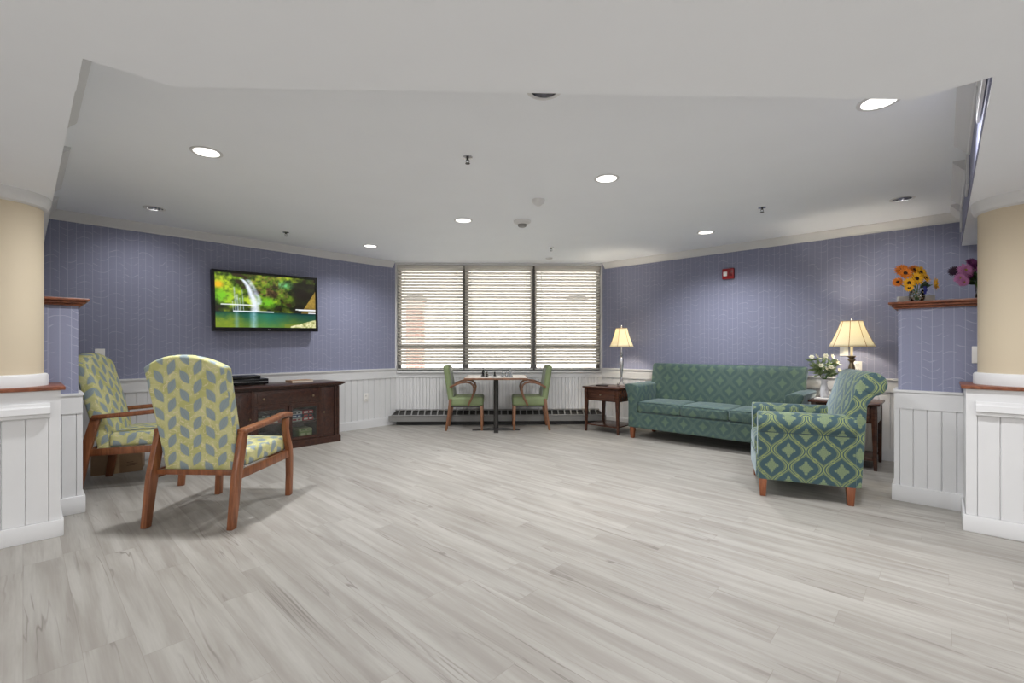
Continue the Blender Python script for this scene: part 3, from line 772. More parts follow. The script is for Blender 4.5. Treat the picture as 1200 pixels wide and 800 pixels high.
for x in (-.27, .27):
    b = MB(); b.lathe([(.006, 0), (.006, .012), (.013, .018), (.011, .026), (.004, .029)], 16, M=Matrix.Translation((x, -.003, .59)) @ Matrix.Rotation(PI/2, 4, 'X')); b.build('knob', BRASS, d)
for s in (-1, 1):
    b = MB(); x0_, x1_ = sorted((s*.385, s*.535)); b.box((x0_, .004, .09), (x1_, .02, .675)); b.box((x0_+.03, -.001, .12), (x1_-.03, .004, .645))
    d = b.build('side_door', ESPR, t, bevel=.003)
    b = MB(); b.lathe([(.006, 0), (.006, .010), (.011, .016), (.004, .024)], 16, M=Matrix.Translation((s*.405, .004, .38)) @ Matrix.Rotation(PI/2, 4, 'X')); b.build('knob', BRASS, d)
    x0_, x1_ = sorted((s*.006, s*.355)); w = .035
    b = MB(); b.box((x0_, .002, .09), (x0_+w, .02, .495)); b.box((x1_-w, .002, .09), (x1_, .02, .495)); b.box((x0_+w, .002, .09), (x1_-w, .02, .09+w)); b.box((x0_+w, .002, .495-w), (x1_-w, .02, .495))
    d = b.build('glass_door', ESPR, t, bevel=.002)
    b = MB(); b.box((x0_+w, .009, .09+w), (x1_-w, .012, .495-w)); b.build('pane', CLEAR, d, smooth=0)
def on_con(o, tt, d, z, rz=0):
    x, y = con_pt(tt, d); o.location = (x, y, z); o.rotation_euler = (0, 0, CONZ+rz)
def case(name, cols, w, d, h, tt, dd, z, lab, cat, group, rz=0):
    t = thing(name, lab, cat, (0, 0, 0), 0, group); on_con(t, tt, dd, z, rz)
    mt = plain(name+'_cover', cols[0], .35); m2 = plain(name+'_spine_print', cols[1], .35)
    b = MB(); b.box((-w/2, 0, 0), (w/2, d, h)); b.build('case', mt, t, bevel=.0015)
    b = MB(); b.box((-w*.38, -.0012, h*.25), (-w*.02, 0, h*.75)); b.box((w*.1, -.0012, h*.3), (w*.36, 0, h*.7)); b.build('spine_print', m2, t, smooth=0)
palette = [((200, 200, 204), (60, 60, 70)), ((170, 40, 52), (230, 225, 220)), ((40, 70, 120), (220, 225, 235)), ((30, 32, 44), (200, 60, 60)), ((196, 196, 190), (150, 40, 50)), ((188, 52, 60), (240, 235, 230))]
names6 = ['silver video case with grey print, stacked on console right shelf, top left', 'red video case stacked on console right shelf, top right', 'blue video case in the middle of the left stack behind glass door',
          'black video case with red print in the right stack behind glass door', 'pale video case with red print at the bottom left of the right shelf', 'red video case at the bottom right of the right glass shelf']
for k in range(6):
    colm, row = k % 2, 2-k//2
    case('video_case', palette[k], .125, .18, .038, .115+.132*colm, .07, .292+.04*row, names6[k], 'video case', 'video cases on the upper right shelf')
case('puzzle_box', ((150, 170, 110), (220, 224, 180)), .15, .2, .085, .22, .07, .082+.0, 'green box standing on the lower right console shelf', 'box', None)
case('puzzle_box', ((196, 200, 150), (110, 140, 80)), .15, .2, .03, .22, .07, .167, 'pale green flat box on top of the green box in console', 'box', None)
case('board_game_box', ((156, 166, 146), (190, 196, 180)), .26, .25, .04, -.19, .07, .332, 'grey green game box on the upper left console shelf', 'game box', None)
case('board_game_box', ((176, 110, 100), (220, 210, 200)), .27, .25, .04, -.19, .07, .292, 'dull red game box lying under the grey green one', 'game box', None)
case('board_game_box', ((60, 62, 66), (180, 186, 176)), .1, .2, .03, -.22, .07, .372, 'small dark box topmost on the upper left console shelf', 'game box', None)
case('board_game_box', ((52, 52, 56), (120, 120, 120)), .26, .25, .09, -.19, .07, .082, 'dark box on the lower left console shelf', 'game box', None)
# the floor of the cavity is z=.07 + .012 board
# things on top of the console
t = thing('disc_player', 'wide black disc player with silver stripe on the media console', 'player'); on_con(t, -.37, .20, .732)
b = MB(); b.box((-.225, 0, .008), (.225, .26, .070)); b.build('body', BLACK, t, bevel=.006)
b = MB(); b.box((-.215, -.002, .036), (.215, .0, .040)); b.build('silver_stripe', SILVER, t, smooth=0)
for x in (-.19, .19):
    for y in (.03, .23):
        b = MB(); b.lathe([(.012, 0), (.012, .009)], 12, (x, y, 0)); b.build('foot', DARK, t)
t = thing('cable_box', 'small black cable box on top of the wide disc player', 'cable box'); on_con(t, -.36, .24, .802)
b = MB(); b.box((-.145, 0, 0), (.145, .2, .038)); b.build('body', BLACK, t, bevel=.008)
b = MB(); b.box((-.04, -.001, .015), (.04, 0, .023)); b.build('display_window', DARK, t, smooth=0)
t = thing('book', 'tan covered book lying on the right end of the media console', 'book'); on_con(t, .25, .22, .732, .05)
b = MB(); b.box((-.13, 0, 0), (.13, .18, .003)); b.box((-.13, 0, .023), (.13, .18, .026)); b.box((-.13, .0, .003), (-.127, .18, .023)); b.build('cover', plain('tan_cover', (176, 142, 112), .6), t, smooth=0)
b = MB(); b.box((-.127, .003, .003), (.126, .177, .023)); b.build('pages', plain('paper_pages', (226, 216, 200), .8), t, smooth=0)

# ---------------------------------------------------------------- wall plates
def wallplate(p, d, z, lab, w=.075, h=.118, outlet=True, cat='outlet', name='wall_outlet'):
    """p on the wall, d = facing angle of the plate normal"""
    t = thing(name, lab, cat, (p[0], p[1], z), d)   # local -y faces the room
    b = MB(); b.box((-w/2, -.007, -h/2), (w/2, 0, h/2)); b.build('cover_plate', PLATE, t, bevel=.002)
    if outlet:
        for s in (-1, 1):
            b = MB(); b.cbox((0, -.009, s*.026), (.032, .004, .03)); r = b.build('socket', PLATE, t, bevel=.002)
            b = MB(); b.cbox((-.007, -.0115, s*.026+.003), (.003, .001, .010)); b.cbox((.007, -.0115, s*.026+.003), (.003, .001, .010)); b.build('slot', BLACK, r, smooth=0)
    else:
        b = MB(); b.cbox((0, -.010, 0), (.03, .006, .062)); b.build('rocker', PLATE, t, bevel=.002)
wallplate(SD(4.733, 8.49), CONZ, .44, 'white electrical outlet on the wainscot left of the heater')
wallplate(SD(.729, 8.51), CONZ, 1.085, 'white light switch on the wall just above the far leaf print armchair', outlet=False, cat='switch', name='light_switch')
wallplate(SD(8.573, .934), -CONZ, .95, 'white outlet on the papered wall right of the bronze lamp stem', cat='outlet')
wallplate(SD(8.573, 1.10), -CONZ, 1.125, 'cream switch plate on the wall directly below the right lamp shade', outlet=False, cat='switch', name='light_switch')
wallplate(SD(6.462, -.262), -CONZ, 1.11, 'white light switch half hidden behind the right column', outlet=False, cat='switch', name='light_switch')

# fire alarm
RED = plain('alarm_red', (150, 24, 28), .35)
t = thing('fire_alarm', 'red fire alarm strobe high on the right papered wall', 'fire alarm', (*SD(8.573, 2.77), 2.075), -CONZ)
b = MB(); b.box((-.07, -.04, -.065), (.07, 0, .065)); b.build('housing', RED, t, bevel=.008)
b = MB(); b.box((-.05, -.058, -.03), (-.005, -.04, .025)); b.build('strobe_lens', PLATE, t, bevel=.005)
b = MB()
for k in range(5): b.box((.01, -.042, -.03+.014*k), (.055, -.04, -.024+.014*k))
b.build('sounder_grille', BLACK, t, smooth=0)

# ---------------------------------------------------------------- leaf print armchairs
def leaf_chair(lab, loc, rz):
    t = thing('upholstered_armchair', lab, 'armchair', (loc[0], loc[1], 0), rz, 'leaf print wooden armchairs')
    hx = .285
    def rect(w, h): return [(-w/2, -h/2), (w/2, -h/2), (w/2, h/2), (-w/2, h/2)]
    for s in (-1, 1):
        b = MB(); X = s*hx
        b.prism([(-.375, 0), (-.325, 0), (-.265, .33), (-.20, .605), (-.262, .605), (-.335, .33)], X-.019, X+.019, 'x'); b.build('rear_leg', CHERRY, t, bevel=.005)
        b = MB(); pts = [(.335, 0, .048), (.345, .15, .05), (.345, .30, .056), (.335, .38, .056), (.305, .46, .050), (.285, .53, .048), (.290, .61, .056)]
        poly = [(y-w/2, z) for y, z, w in pts]+[(y+w/2, z) for y, z, w in reversed(pts)]
        b.prism(poly, X-.019, X+.019, 'x'); b.build('front_leg', CHERRY, t, bevel=.005)
        b = MB(); pts = [(-.25, .606), (-.15, .612), (0, .622), (.15, .634), (.25, .644), (.31, .643), (.345, .632)]
        b.sweep([(X, y, z) for y, z in pts], lambda q: [(-.03+.004*q, -.017), (.03-.004*q, -.017), (.034-.004*q, 0), (.028-.003*q, .016), (-.028+.003*q, .016), (-.034+.004*q, 0)]); b.build('armrest', CHERRY, t, bevel=.004)
        b = MB(); b.box((X-.014, -.30, .30), (X+.014, .33, .355)); b.build('side_rail', CHERRY, t, bevel=.003)
    b = MB(); b.box((-hx+.014, -.285, .325), (hx-.014, -.26, .358)); b.build('rear_rail', CHERRY, t, bevel=.003)
    b = MB(); b.box((-hx+.014, .30, .30), (hx-.014, .325, .355)); b.build('front_rail', CHERRY, t, bevel=.003)
    b = MB(); b.rbox((0, .085, .410), (.525, .50, .115), .03, puff=.02); b.build('seat', LEAF, t, smooth=60, uv=1)
    # back: outline in x,z, leaning backwards
    b = MB(); N = 16; rows = []
    zb, zs, zt = .345, 1.035, 1.115
    def outline(z_f):  # returns half width at z fraction
        return .250+.018*z_f
    def lean(z): return -.20-.175*max(0, (z-.35)/.76)**1.1
    H = 18
    for side in (0, 1):
        pass
    verts = {}
    NU = 20; NV = 22; th = .105
    def P(u, v, k):  # u -1..1, v 0..1, k 0 front 1 back
        top = zs+(zt-zs)*(1-abs(u)**2.2)
        z = zb+(top-zb)*v; hw = outline(min(1, (z-zb)/(zs-zb)))
        x = u*hw; y = lean(z)
        e = min((1-abs(u))*hw, (1-v)*(top-zb)+0, .9)
        rr = .028; f = 1 if e >= rr else math.sqrt(max(0, 1-(1-e/rr)**2))
        if v < .02: f = max(f, .6)
        if k == 0: y += (th*.5+.022*(1-u*u)*math.sin(PI*min(1, v*1.1)))*f*1.0
        else: y -= (th*.42+.004*(1-u*u))*(.55+.45*f)
        return Vector((x, y, z))
    us = [-1, -.985, -.95, -.9]+[-.8+1.6*i/14 for i in range(15)]+[.9, .95, .985, 1]
    vsn = [0, .012, .03]+[.06+.86*i/16 for i in range(17)]+[.95, .975, .99, 1]
    g = [[[b.b.verts.new(P(u, v, k)) for u in us] for v in vsn] for k in (0, 1)]
    for k in (0, 1):
        for j in range(len(vsn)-1):
            for i in range(len(us)-1): b.b.faces.new((g[k][j][i], g[k][j][i+1], g[k][j+1][i+1], g[k][j+1][i]))
    for j in range(len(vsn)-1):
        for i in (0, len(us)-1): b.b.faces.new((g[0][j][i], g[0][j+1][i], g[1][j+1][i], g[1][j][i]))
    for i in range(len(us)-1):
        for j in (0, len(vsn)-1): b.b.faces.new((g[0][j][i], g[0][j][i+1], g[1][j][i+1], g[1][j][i]))
    b.build('backrest', LEAF, t, smooth=50, uv=1)
    return t
leaf_chair('wooden armchair with yellow leaf print fabric, back turned to the viewer, in front', (-1.955, 3.36), math.radians(-4.5))
leaf_chair('wooden armchair with yellow leaf print fabric beside the left partition, facing right', (-3.07, 4.10), math.radians(-70))

# cardboard box behind
t = thing('cardboard_box', 'closed brown cardboard box on the floor behind the far leaf print armchair', 'box', (-3.50, 4.335, 0), math.radians(32))
b = MB(); b.box((-.18, 0, 0), (.18, .27, .205)); b.build('carton', CARD, t, bevel=.003)
b = MB(); b.box((-.18, .118, .205), (.18, .152, .2065)); b.box((-.02, -.0012, .0), (.02, 0, .205)); b.build('packing_tape', plain('tan_tape', (176, 150, 116), .3), t, smooth=0)
b = MB(); b.box((.07, -.0012, .06), (.13, 0, .066)); b.box((.07, -.0012, .075), (.15, 0, .081)); b.box((.07, -.0012, .09), (.12, 0, .096)); b.build('printed_mark', plain('brown_ink', (104, 78, 58), .8), t, smooth=0)

# ---------------------------------------------------------------- ogee armchair (local: +y front)
def frontal(loc, rz): return loc, rz
t = thing('club_armchair', 'teal and green ogee patterned armchair with rolled back, seen from its side', 'armchair', (2.475, 3.70, 0), math.atan2(.9, .43)+0)
# facing (-.9,.43): rotate (0,1) by theta -> (-sin,cos)
t.rotation_euler = (0, 0, math.atan2(.9, .436))
hw = .35
# profile distances: d measured from front legs backwards; local y = .285-d
def Y_(d): return .285-d
b = MB(); b.rbox((0, Y_(.24), .225), (.63, .57, .19), .02); b.build('seat_base', OGEE, t, smooth=50, uv=1)
b = MB(); b.rbox((0, Y_(.215), .385), (.47, .53, .14), .04, puff=.025); b.build('seat_cushion', OGEE, t, smooth=60, uv=1)
for s in (-1, 1):
    b = MB(); poly = []
    X0, X1 = .245, .345
    # outer panel and rolled top
    cxr, czr, rr = .305, .585, .078
    prof = [(X0, .135), (X1, .135), (X1, .505)]
    a0, a1 = math.radians(-48), math.radians(200)
    prof += [(cxr+rr*math.cos(a0+(a1-a0)*i/16), czr+rr*math.sin(a0+(a1-a0)*i/16)) for i in range(17)]
    prof += [(X0, .54)]
    prof = [(s*x, z) for x, z in prof]
    b.prism(prof, Y_(.60), Y_(-.035), 'y'); ar = b.build('armrest', OGEE, t, bevel=.008, smooth=50, uv=1)
    b = MB(); b.tube([(s*.3465, Y_(.60), .507), (s*.3465, Y_(-.035), .507)], .004, 6); b.build('piping', plain('teal_piping', (48, 70, 76), .6), ar)
b = MB()
prof = [(.50, .16), (.505, .45), (.535, .66), (.585, .82), (.605, .90)]
cd, cz, rs = .70, .895, .085
prof += [(cd+rs*math.cos(math.radians(170-i*14)), cz+rs*math.sin(math.radians(170-i*14))) for i in range(0, 19)]
prof += [(.665, .74), (.65, .45), (.632, .135), (.50, .135)]
b.prism([(Y_(d), z) for d, z in prof], -.335, .335, 'x'); b.build('backrest', OGEE, t, bevel=.008, smooth=50, uv=1)
for s in (-1, 1):
    b = MB(); b.lathe([(.07, 0), (.07, .004), (.060, .008), (.045, .010), (.004, .0105)], 24, M=Matrix.Translation((s*.334, Y_(cd), cz)) @ Matrix.Rotation(s*PI/2, 4, 'Y')); b.build('scroll_panel', OGEE, t, uv=1)

for s in (-1, 1):
    for y, n in ((0, 'front'), (.567, 'rear')):
        b = MB(); x = s*.315
        b.add([(x-.02, Y_(y)-.02, 0), (x+.02, Y_(y)-.02, 0), (x+.02, Y_(y)+.02, 0), (x-.02, Y_(y)+.02, 0), (x-.028, Y_(y)-.028, .137), (x+.028, Y_(y)-.028, .137), (x+.028, Y_(y)+.028, .137), (x-.028, Y_(y)+.028, .137)],
              [(0, 3, 2, 1), (4, 5, 6, 7), (0, 1, 5, 4), (1, 2, 6, 5), (2, 3, 7, 6), (3, 0, 4, 7)])
        b.build('leg', LEGW, t, bevel=.004)

# ---------------------------------------------------------------- sofa
sx, sy = SD(8.02, 2.0*R2)
t = thing('sofa', 'green ogee patterned three seat sofa against the right papered wall', 'sofa', (sx, sy, 0), math.radians(135))
b = MB(); b.rbox((0, .04, .235), (1.88, .63, .20), .02); b.build('seat_base', OGEE_S, t, smooth=50, uv=1)
for k in (-1, 0, 1):
    b = MB(); b.rbox((k*.546, .085, .405), (.542, .56, .13), .035, puff=.02); c = b.build('seat_cushion', OGEE_S, t, smooth=60, uv=1)
    b = MB(); pts = []
    for z in (.46,):
        b.tube([(k*.546-.262, .352, z), (k*.546, .357, z+.004), (k*.546+.262, .352, z)], .0045, 6)
    b.build('piping', plain('dark_teal_piping', (40, 62, 66), .6), c)
for s in (-1, 1):
    prof = [(.82, .14), (.945, .14), (.945, .45), (.955, .55), (.985, .635), (.992, .66), (.985, .682), (.95, .692), (.90, .69), (.85, .68), (.825, .66), (.82, .62)]
    b = MB(); b.prism([(s*x, z) for x, z in prof], -.30, .36, 'y'); b.build('armrest', OGEE_S, t, bevel=.012, seg=3, smooth=50, uv=1)
prof = [(-.14, .14), (-.15, .45), (-.19, .70), (-.225, .86)]
prof += [(-.298+.068*math.cos(math.radians(20+i*20)), .874+.068*math.sin(math.radians(20+i*20))) for i in range(0, 12)]
prof += [(-.285, .78), (-.285, .14)]
b = MB(); b.prism(prof, -.90, .90, 'x')
b.build('backrest', OGEE_S, t, bevel=.01, smooth=50, uv=1)
for s in (-1, 1):
    for y in (.32, -.27):
        b = MB(); x = s*.90
        b.add([(x-.022, y-.022, 0), (x+.022, y-.022, 0), (x+.022, y+.022, 0), (x-.022, y+.022, 0), (x-.028, y-.028, .14), (x+.028, y-.028, .14), (x+.028, y+.028, .14), (x-.028, y+.028, .14)],
              [(0, 3, 2, 1), (4, 5, 6, 7), (0, 1, 5, 4), (1, 2, 6, 5), (2, 3, 7, 6), (3, 0, 4, 7)])
        b.build('leg', LEGW, t, bevel=.004)
# ---------------------------------------------------------------- end tables
def end_table(lab, su, tt, H, wood):
    """front plane at sum su, centre along wall tt"""
    x, y = SD(su, tt*R2)
    t = thing('end_table', lab, 'side table', (x, y, 0), math.radians(135), 'dark wooden end tables')   # local +y faces room
    W_, D_ = .53, .50
    b = MB(); b.box((-W_/2-.02, -D_+.0, H-.022), (W_/2+.02, .02, H)); b.build('table_top', wood, t, bevel=.005)
    for a in (-1, 1):
        for yy in (-.0225, -D_+.03):
            b = MB(); xx = a*(W_/2-.0225); r1, r0 = .0225, .013
            b.add([(xx-r0+a*.006, yy-r0, 0), (xx+r0+a*.006, yy-r0, 0), (xx+r0+a*.006, yy+r0, 0), (xx-r0+a*.006, yy+r0, 0)]+[(xx-r1, yy-r1, z) if q == 0 else (xx+r1, yy-r1, z) if q == 1 else (xx+r1, yy+r1, z) if q == 2 else (xx-r1, yy+r1, z) for z in (H-.2, H-.022) for q in range(4)],
                  [(0, 3, 2, 1), (0, 1, 5, 4), (1, 2, 6, 5), (2, 3, 7, 6), (3, 0, 4, 7), (4, 5, 9, 8), (5, 6, 10, 9), (6, 7, 11, 10), (7, 4, 8, 11), (8, 9, 10, 11)])
            b.build('leg', wood, t, bevel=.003)
    b = MB(); b.box((-W_/2+.045, -D_+.01, H-.19), (W_/2-.045, -.02, H-.022)); b.box((-W_/2+.005, -D_+.055, H-.19), (W_/2-.005, -.047, H-.022)); b.build('apron', wood, t, smooth=0)
    b = MB(); b.box((-W_/2+.055, -.02, H-.175), (W_/2-.055, -.006, H-.032)); d = b.build('drawer', wood, t, bevel=.003)
    b = MB(); b.lathe([(.006, 0), (.006, .012), (.013, .018), (.004, .028)], 16, M=Matrix.Translation((0, -.006, H-.105)) @ Matrix.Rotation(-PI/2, 4, 'X')); b.build('knob', BRASS, d)
    b = MB(); b.box((-W_/2+.03, -D_+.035, .085), (W_/2-.03, -.03, .102)); b.build('lower_shelf', wood, t, bevel=.003)
    return t
end_table('dark wooden end table with drawer at the left end of the sofa', 7.53, 3.36, .62, WALNUT)
end_table('dark wooden end table mostly hidden behind the teal patterned armchair', 7.70, .71, .63, WALNUT)
b = MB(); b.box((-.075, -.05, 0), (.075, .05, .012)); b.box((-.07, -.045, .012), (.07, .045, .014)); o = b.build('notebook', BLACK, bevel=.001)
o.location = (*SD(7.78, 3.45*R2), .62); o.rotation_euler = (0, 0, -.6); tag(o, 'small black notebook lying on the left end table', 'notebook')
b = MB(); b.box((-.10, -.07, 0), (.10, .07, .012)); o = b.build('folded_napkin', PLATE, bevel=.003); o.location = (*SD(7.93, .86*R2), .63); o.rotation_euler = (0, 0, 2.3); tag(o, 'white folded cloth under the white flower vase', 'cloth')

# ---------------------------------------------------------------- table lamps
def m_shade(name, rgb):
    t = NT(name); df = t.n('ShaderNodeBsdfDiffuse'); tl = t.n('ShaderNodeBsdfTranslucent'); mx = t.n('ShaderNodeMixShader')
    w = t.noise(t.map(t.coord(), sc=(1, 1, .1)), 180, 2); c = t.mix(w, lin(rgb), lin(tuple(min(255, x+14) for x in rgb)))
    t.t.links.new(c, df.inputs[0]); t.t.links.new(c, tl.inputs[0]); mx.inputs[0].default_value = .55
    t.t.links.new(df.outputs[0], mx.inputs[1]); t.t.links.new(tl.outputs[0], mx.inputs[2]); t.t.links.new(mx.outputs[0], t.out.inputs[0]); return t.m
SHADE = m_shade('cream_lampshade', (244, 238, 220)); SEAM = plain('gold_shade_seam', (176, 140, 84), .5)
def table_lamp(lab, x, y, z0, base_prof, z_sleeve, zs0, zs1, r0, r1, metal, feet, seam_rot=0, sides=6):
    t = thing('table_lamp', lab, 'lamp', (x, y, z0), 0)
    b = MB(); b.lathe(base_prof, 24)
    if feet:
        for k in range(4):
            a = k*PI/2+.5; ca, sa = math.cos(a), math.sin(a)
            b.tube([(ca*q, sa*q, z) for q, z in ((.012, .10), (.02, .06), (.038, .035), (.058, .018), (.074, .012), (.082, .02), (.078, .028))], lambda q: .009-.003*q, 8)
    b.build('base', metal, t)
    b = MB(); b.lathe([(.011, z_sleeve), (.011, zs0-z0+.03)], 16); b.build('candle_sleeve', CREAM if not feet else SILVER, t)
    b = MB(); H = zs1-zs0; n = 6; prof = []
    for i in range(9):
        q = i/8; r = r1+(r0-r1)*(q**1.25); prof.append((r, zs1-z0-H*q))
    prof = prof[::-1]
    N = 48; rings = []
    for r, z in prof:
        f = 1-(zs1-z0-z)/H
        rg = []
        for i in range(N):
            a = 2*PI*i/N; sc = 1-.03*(1-abs(math.cos(a*sides/2+seam_rot)))*1.0
            rg.append(b.b.verts.new((r*sc*math.cos(a), r*sc*math.sin(a), z)))
        rings.append(rg)
    for a_, c_ in zip(rings, rings[1:]):
        for i in range(N): b.b.faces.new((a_[i], a_[(i+1) % N], c_[(i+1) % N], c_[i]))
    sh = b.build('lamp_shade', SHADE, t, smooth=60)
    md = sh.modifiers.new('th', 'SOLIDIFY'); md.thickness = .0015
    b = MB()
    for k in range(sides):
        a = (2*PI*k-seam_rot*2)/sides
        pts = [(r*1.004*math.cos(a), r*1.004*math.sin(a), z) for r, z in prof]
        b.tube(pts, .0028, 5)
    for r, z in (prof[0], prof[-1]):
        b.tube([(r*1.0*(1-.03*(1-abs(math.cos(2*PI*i/48*sides/2+seam_rot))))*math.cos(2*PI*i/48), r*(1-.03*(1-abs(math.cos(2*PI*i/48*sides/2+seam_rot))))*math.sin(2*PI*i/48), z) for i in range(49)], .003, 5)
    b.build('shade_trim', SEAM, sh)
    b = MB(); b.lathe([(.004, zs0-z0+.1), (.022, zs0-z0+.12), (.03, zs0-z0+.15), (.022, zs0-z0+.18), (.005, zs0-z0+.19)], 16); b.build('bulb', m_emit('warm_bulb', (255, 226, 170), 6), t)
    b = MB(); b.lathe([(.002, zs1-z0-.02), (.003, zs1-z0+.008), (.009, zs1-z0+.02), (.006, zs1-z0+.034), (.002, zs1-z0+.046)], 12)
    for k in range(3):
        a = 2*PI*k/3; b.tube([(0, 0, zs1-z0-.008), (r1*.97*math.cos(a), r1*.97*math.sin(a), zs1-z0-.008)], .0015, 5)
    b.tube([(.006, 0, zs0-z0+.03), (.045, 0, zs0-z0+.1), (.04, 0, zs0-z0+.2), (0, 0, zs1-z0-.012)], .0015, 5, up=Vector((0, 1, 0))); b.tube([(-.006, 0, zs0-z0+.03), (-.045, 0, zs0-z0+.1), (-.04, 0, zs0-z0+.2), (0, 0, zs1-z0-.012)], .0015, 5, up=Vector((0, 1, 0)))
    b.build('finial', SILVER, t)
    for zz, rr in ((zs0-z0+.09, .03),):
        light('lamp_bulb_light', 'POINT', (x, y, z0+zz+.06), LAMP_W, (1, .88, .70), shadow_soft_size=.035)
    return t
p = at_pix(728.3, 6.42)
table_lamp('slim silver table lamp with cream bell shade on the left end table', p.x, p.y, .62,
           [(.018, .085), (.016, .10), (.014, .13), (.022, .20), (.029, .28), (.031, .34), (.022, .385), (.010, .40), (.014, .41), (.022, .425), (.022, .44), (.013, .452), (.030, .462), (.030, .466), (.012, .47)], .465, 1.158, 1.42, .165, .078, SILVER, True, .25)
p = at_pix(998, 4.70)
table_lamp('cream shaded bronze table lamp glowing behind the teal patterned armchair', p.x, p.y, .63,
           [(.075, 0), (.075, .012), (.06, .02), (.035, .035), (.022, .06), (.018, .12), (.024, .20), (.032, .27), (.030, .32), (.016, .37), (.022, .385), (.034, .395), (.034, .405), (.018, .41), (.028, .425), (.038, .435), (.038, .441), (.014, .444)], .443, 1.165, 1.425, .195, .092, BRASS, False, .0, 8)

# ---------------------------------------------------------------- pedestal table, chess
TX, TY = -.02, 6.40
t = thing('cafe_table', 'square pedestal table with pale top and wooden edge in front of the window', 'table', (TX, TY, 0))
b = MB(); b.box((-.42, -.36, .726), (.42, .36, .75)); b.build('edge_band', OAK, t, bevel=.004)
b = MB(); b.box((-.41, -.35, .75), (.41, .35, .752)); b.build('table_top', plain('pale_laminate', (214, 208, 200), .3), t, smooth=0)
b = MB(); b.lathe([(.034, .02), (.034, .72)], 24, (0, 0, 0)); b.box((-.12, -.12, .712), (.12, .12, .726)); b.build('pedestal', DARK, t)
b = MB()
for a in (0, PI/2):
    M = Matrix.Rotation(a, 4, 'Z'); L_ = .33 if a == 0 else .22
    b.prism([(-L_, 0), (L_, 0), (L_, .012), (.05, .035), (-.05, .035), (-L_, .012)], -.03, .03, 'y', M)
b.build('cross_foot', DARK, t, bevel=.003)
BG = plain('black_glass', (14, 14, 18), .1); WG = plain('frosted_glass', (196, 200, 204), .15, Transmission_Weight=.6)
CB = NT('chess_board'); ck = CB.n('ShaderNodeTexChecker'); CB.put(ck.inputs['Vector'], CB.map(CB.coord(), loc=(.0, .0, .5)))
ck.inputs['Scale'].default_value = 1/.055; ck.inputs[1].default_value = (*lin((196, 198, 200)), 1); ck.inputs[2].default_value = (*lin((110, 112, 114)), 1); CB = CB.fin(ck.outputs[0], .12)
b = MB(); b.box((-.22, -.22, .003), (.22, .22, .011)); o = b.build('chess_board', CB, bevel=.001); o.location = (TX+.01, TY, .749); tag(o, 'glass chess board with chequered squares on the pedestal table', 'chess board')
ZB = .760
prof_p = {
 'pawn': [(.013, 0), (.013, .004), (.009, .008), (.005, .02), (.008, .024), (.005, .026), (.0085, .034), (.006, .042), (.002, .044)],
 'rook': [(.015, 0), (.015, .005), (.010, .010), (.008, .03), (.012, .036), (.012, .047), (.008, .047), (.008, .043), (.002, .043)],
 'bishop': [(.015, 0), (.015, .005), (.009, .011), (.006, .034), (.010, .038), (.006, .041), (.009, .050), (.006, .060), (.002, .066)],
 'queen': [(.017, 0), (.017, .006), (.010, .012), (.007, .046), (.012, .050), (.008, .054), (.013, .070), (.008, .070), (.003, .074)],
 'king': [(.017, 0), (.017, .006), (.011, .012), (.008, .050), (.013, .054), (.009, .058), (.012, .072), (.003, .076)]}
protos = {}
def chess(kind, side, i, j):
    key = (kind, side)
    # board columns run along x: black on the left
    x = TX+.01+(-.1925+.055*i); y = TY+(-.1925+.055*j)
    if key not in protos:
        b = MB()
        if kind == 'knight':
            b.lathe([(.015, 0), (.015, .005), (.010, .010), (.009, .016)], 16); b.prism([(-.009, .016), (.009, .016), (.007, .03), (.013, .036), (.010, .044), (.002, .054), (-.003, .058), (-.010, .045), (-.011, .03)], -.005, .005, 'y')
        else:
            b.lathe(prof_p[kind], 16)
            if kind == 'king': b.cbox((0, 0, .084), (.004, .004, .017)); b.cbox((0, 0, .086), (.011, .004, .004))
        o = b.build('chess_'+kind, BG if side == 'black' else WG); protos[key] = o
    else:
        o = protos[key].copy(); COL.objects.link(o)
    o.location = (x, y, ZB); o.scale = (1.35, 1.35, 1.15)
    one = kind in ('king', 'queen')
    tag(o, ('black glass chess %s on the left half of the board' if side == 'black' else 'pale frosted glass chess %s on the right half of the board') % kind, 'chess piece', '%s %ss on the chess board' % (side, kind))
    return o
order = ['rook', 'knight', 'bishop', 'queen', 'king', 'bishop', 'knight', 'rook']
for j in range(8):
    chess(order[j], 'black', 0, j); chess('pawn', 'black', 1 if j not in (2, 5) else 3, j)
    chess(order[j], 'white', 7, j); chess('pawn', 'white', 6 if j not in (3, 6) else 5, j)

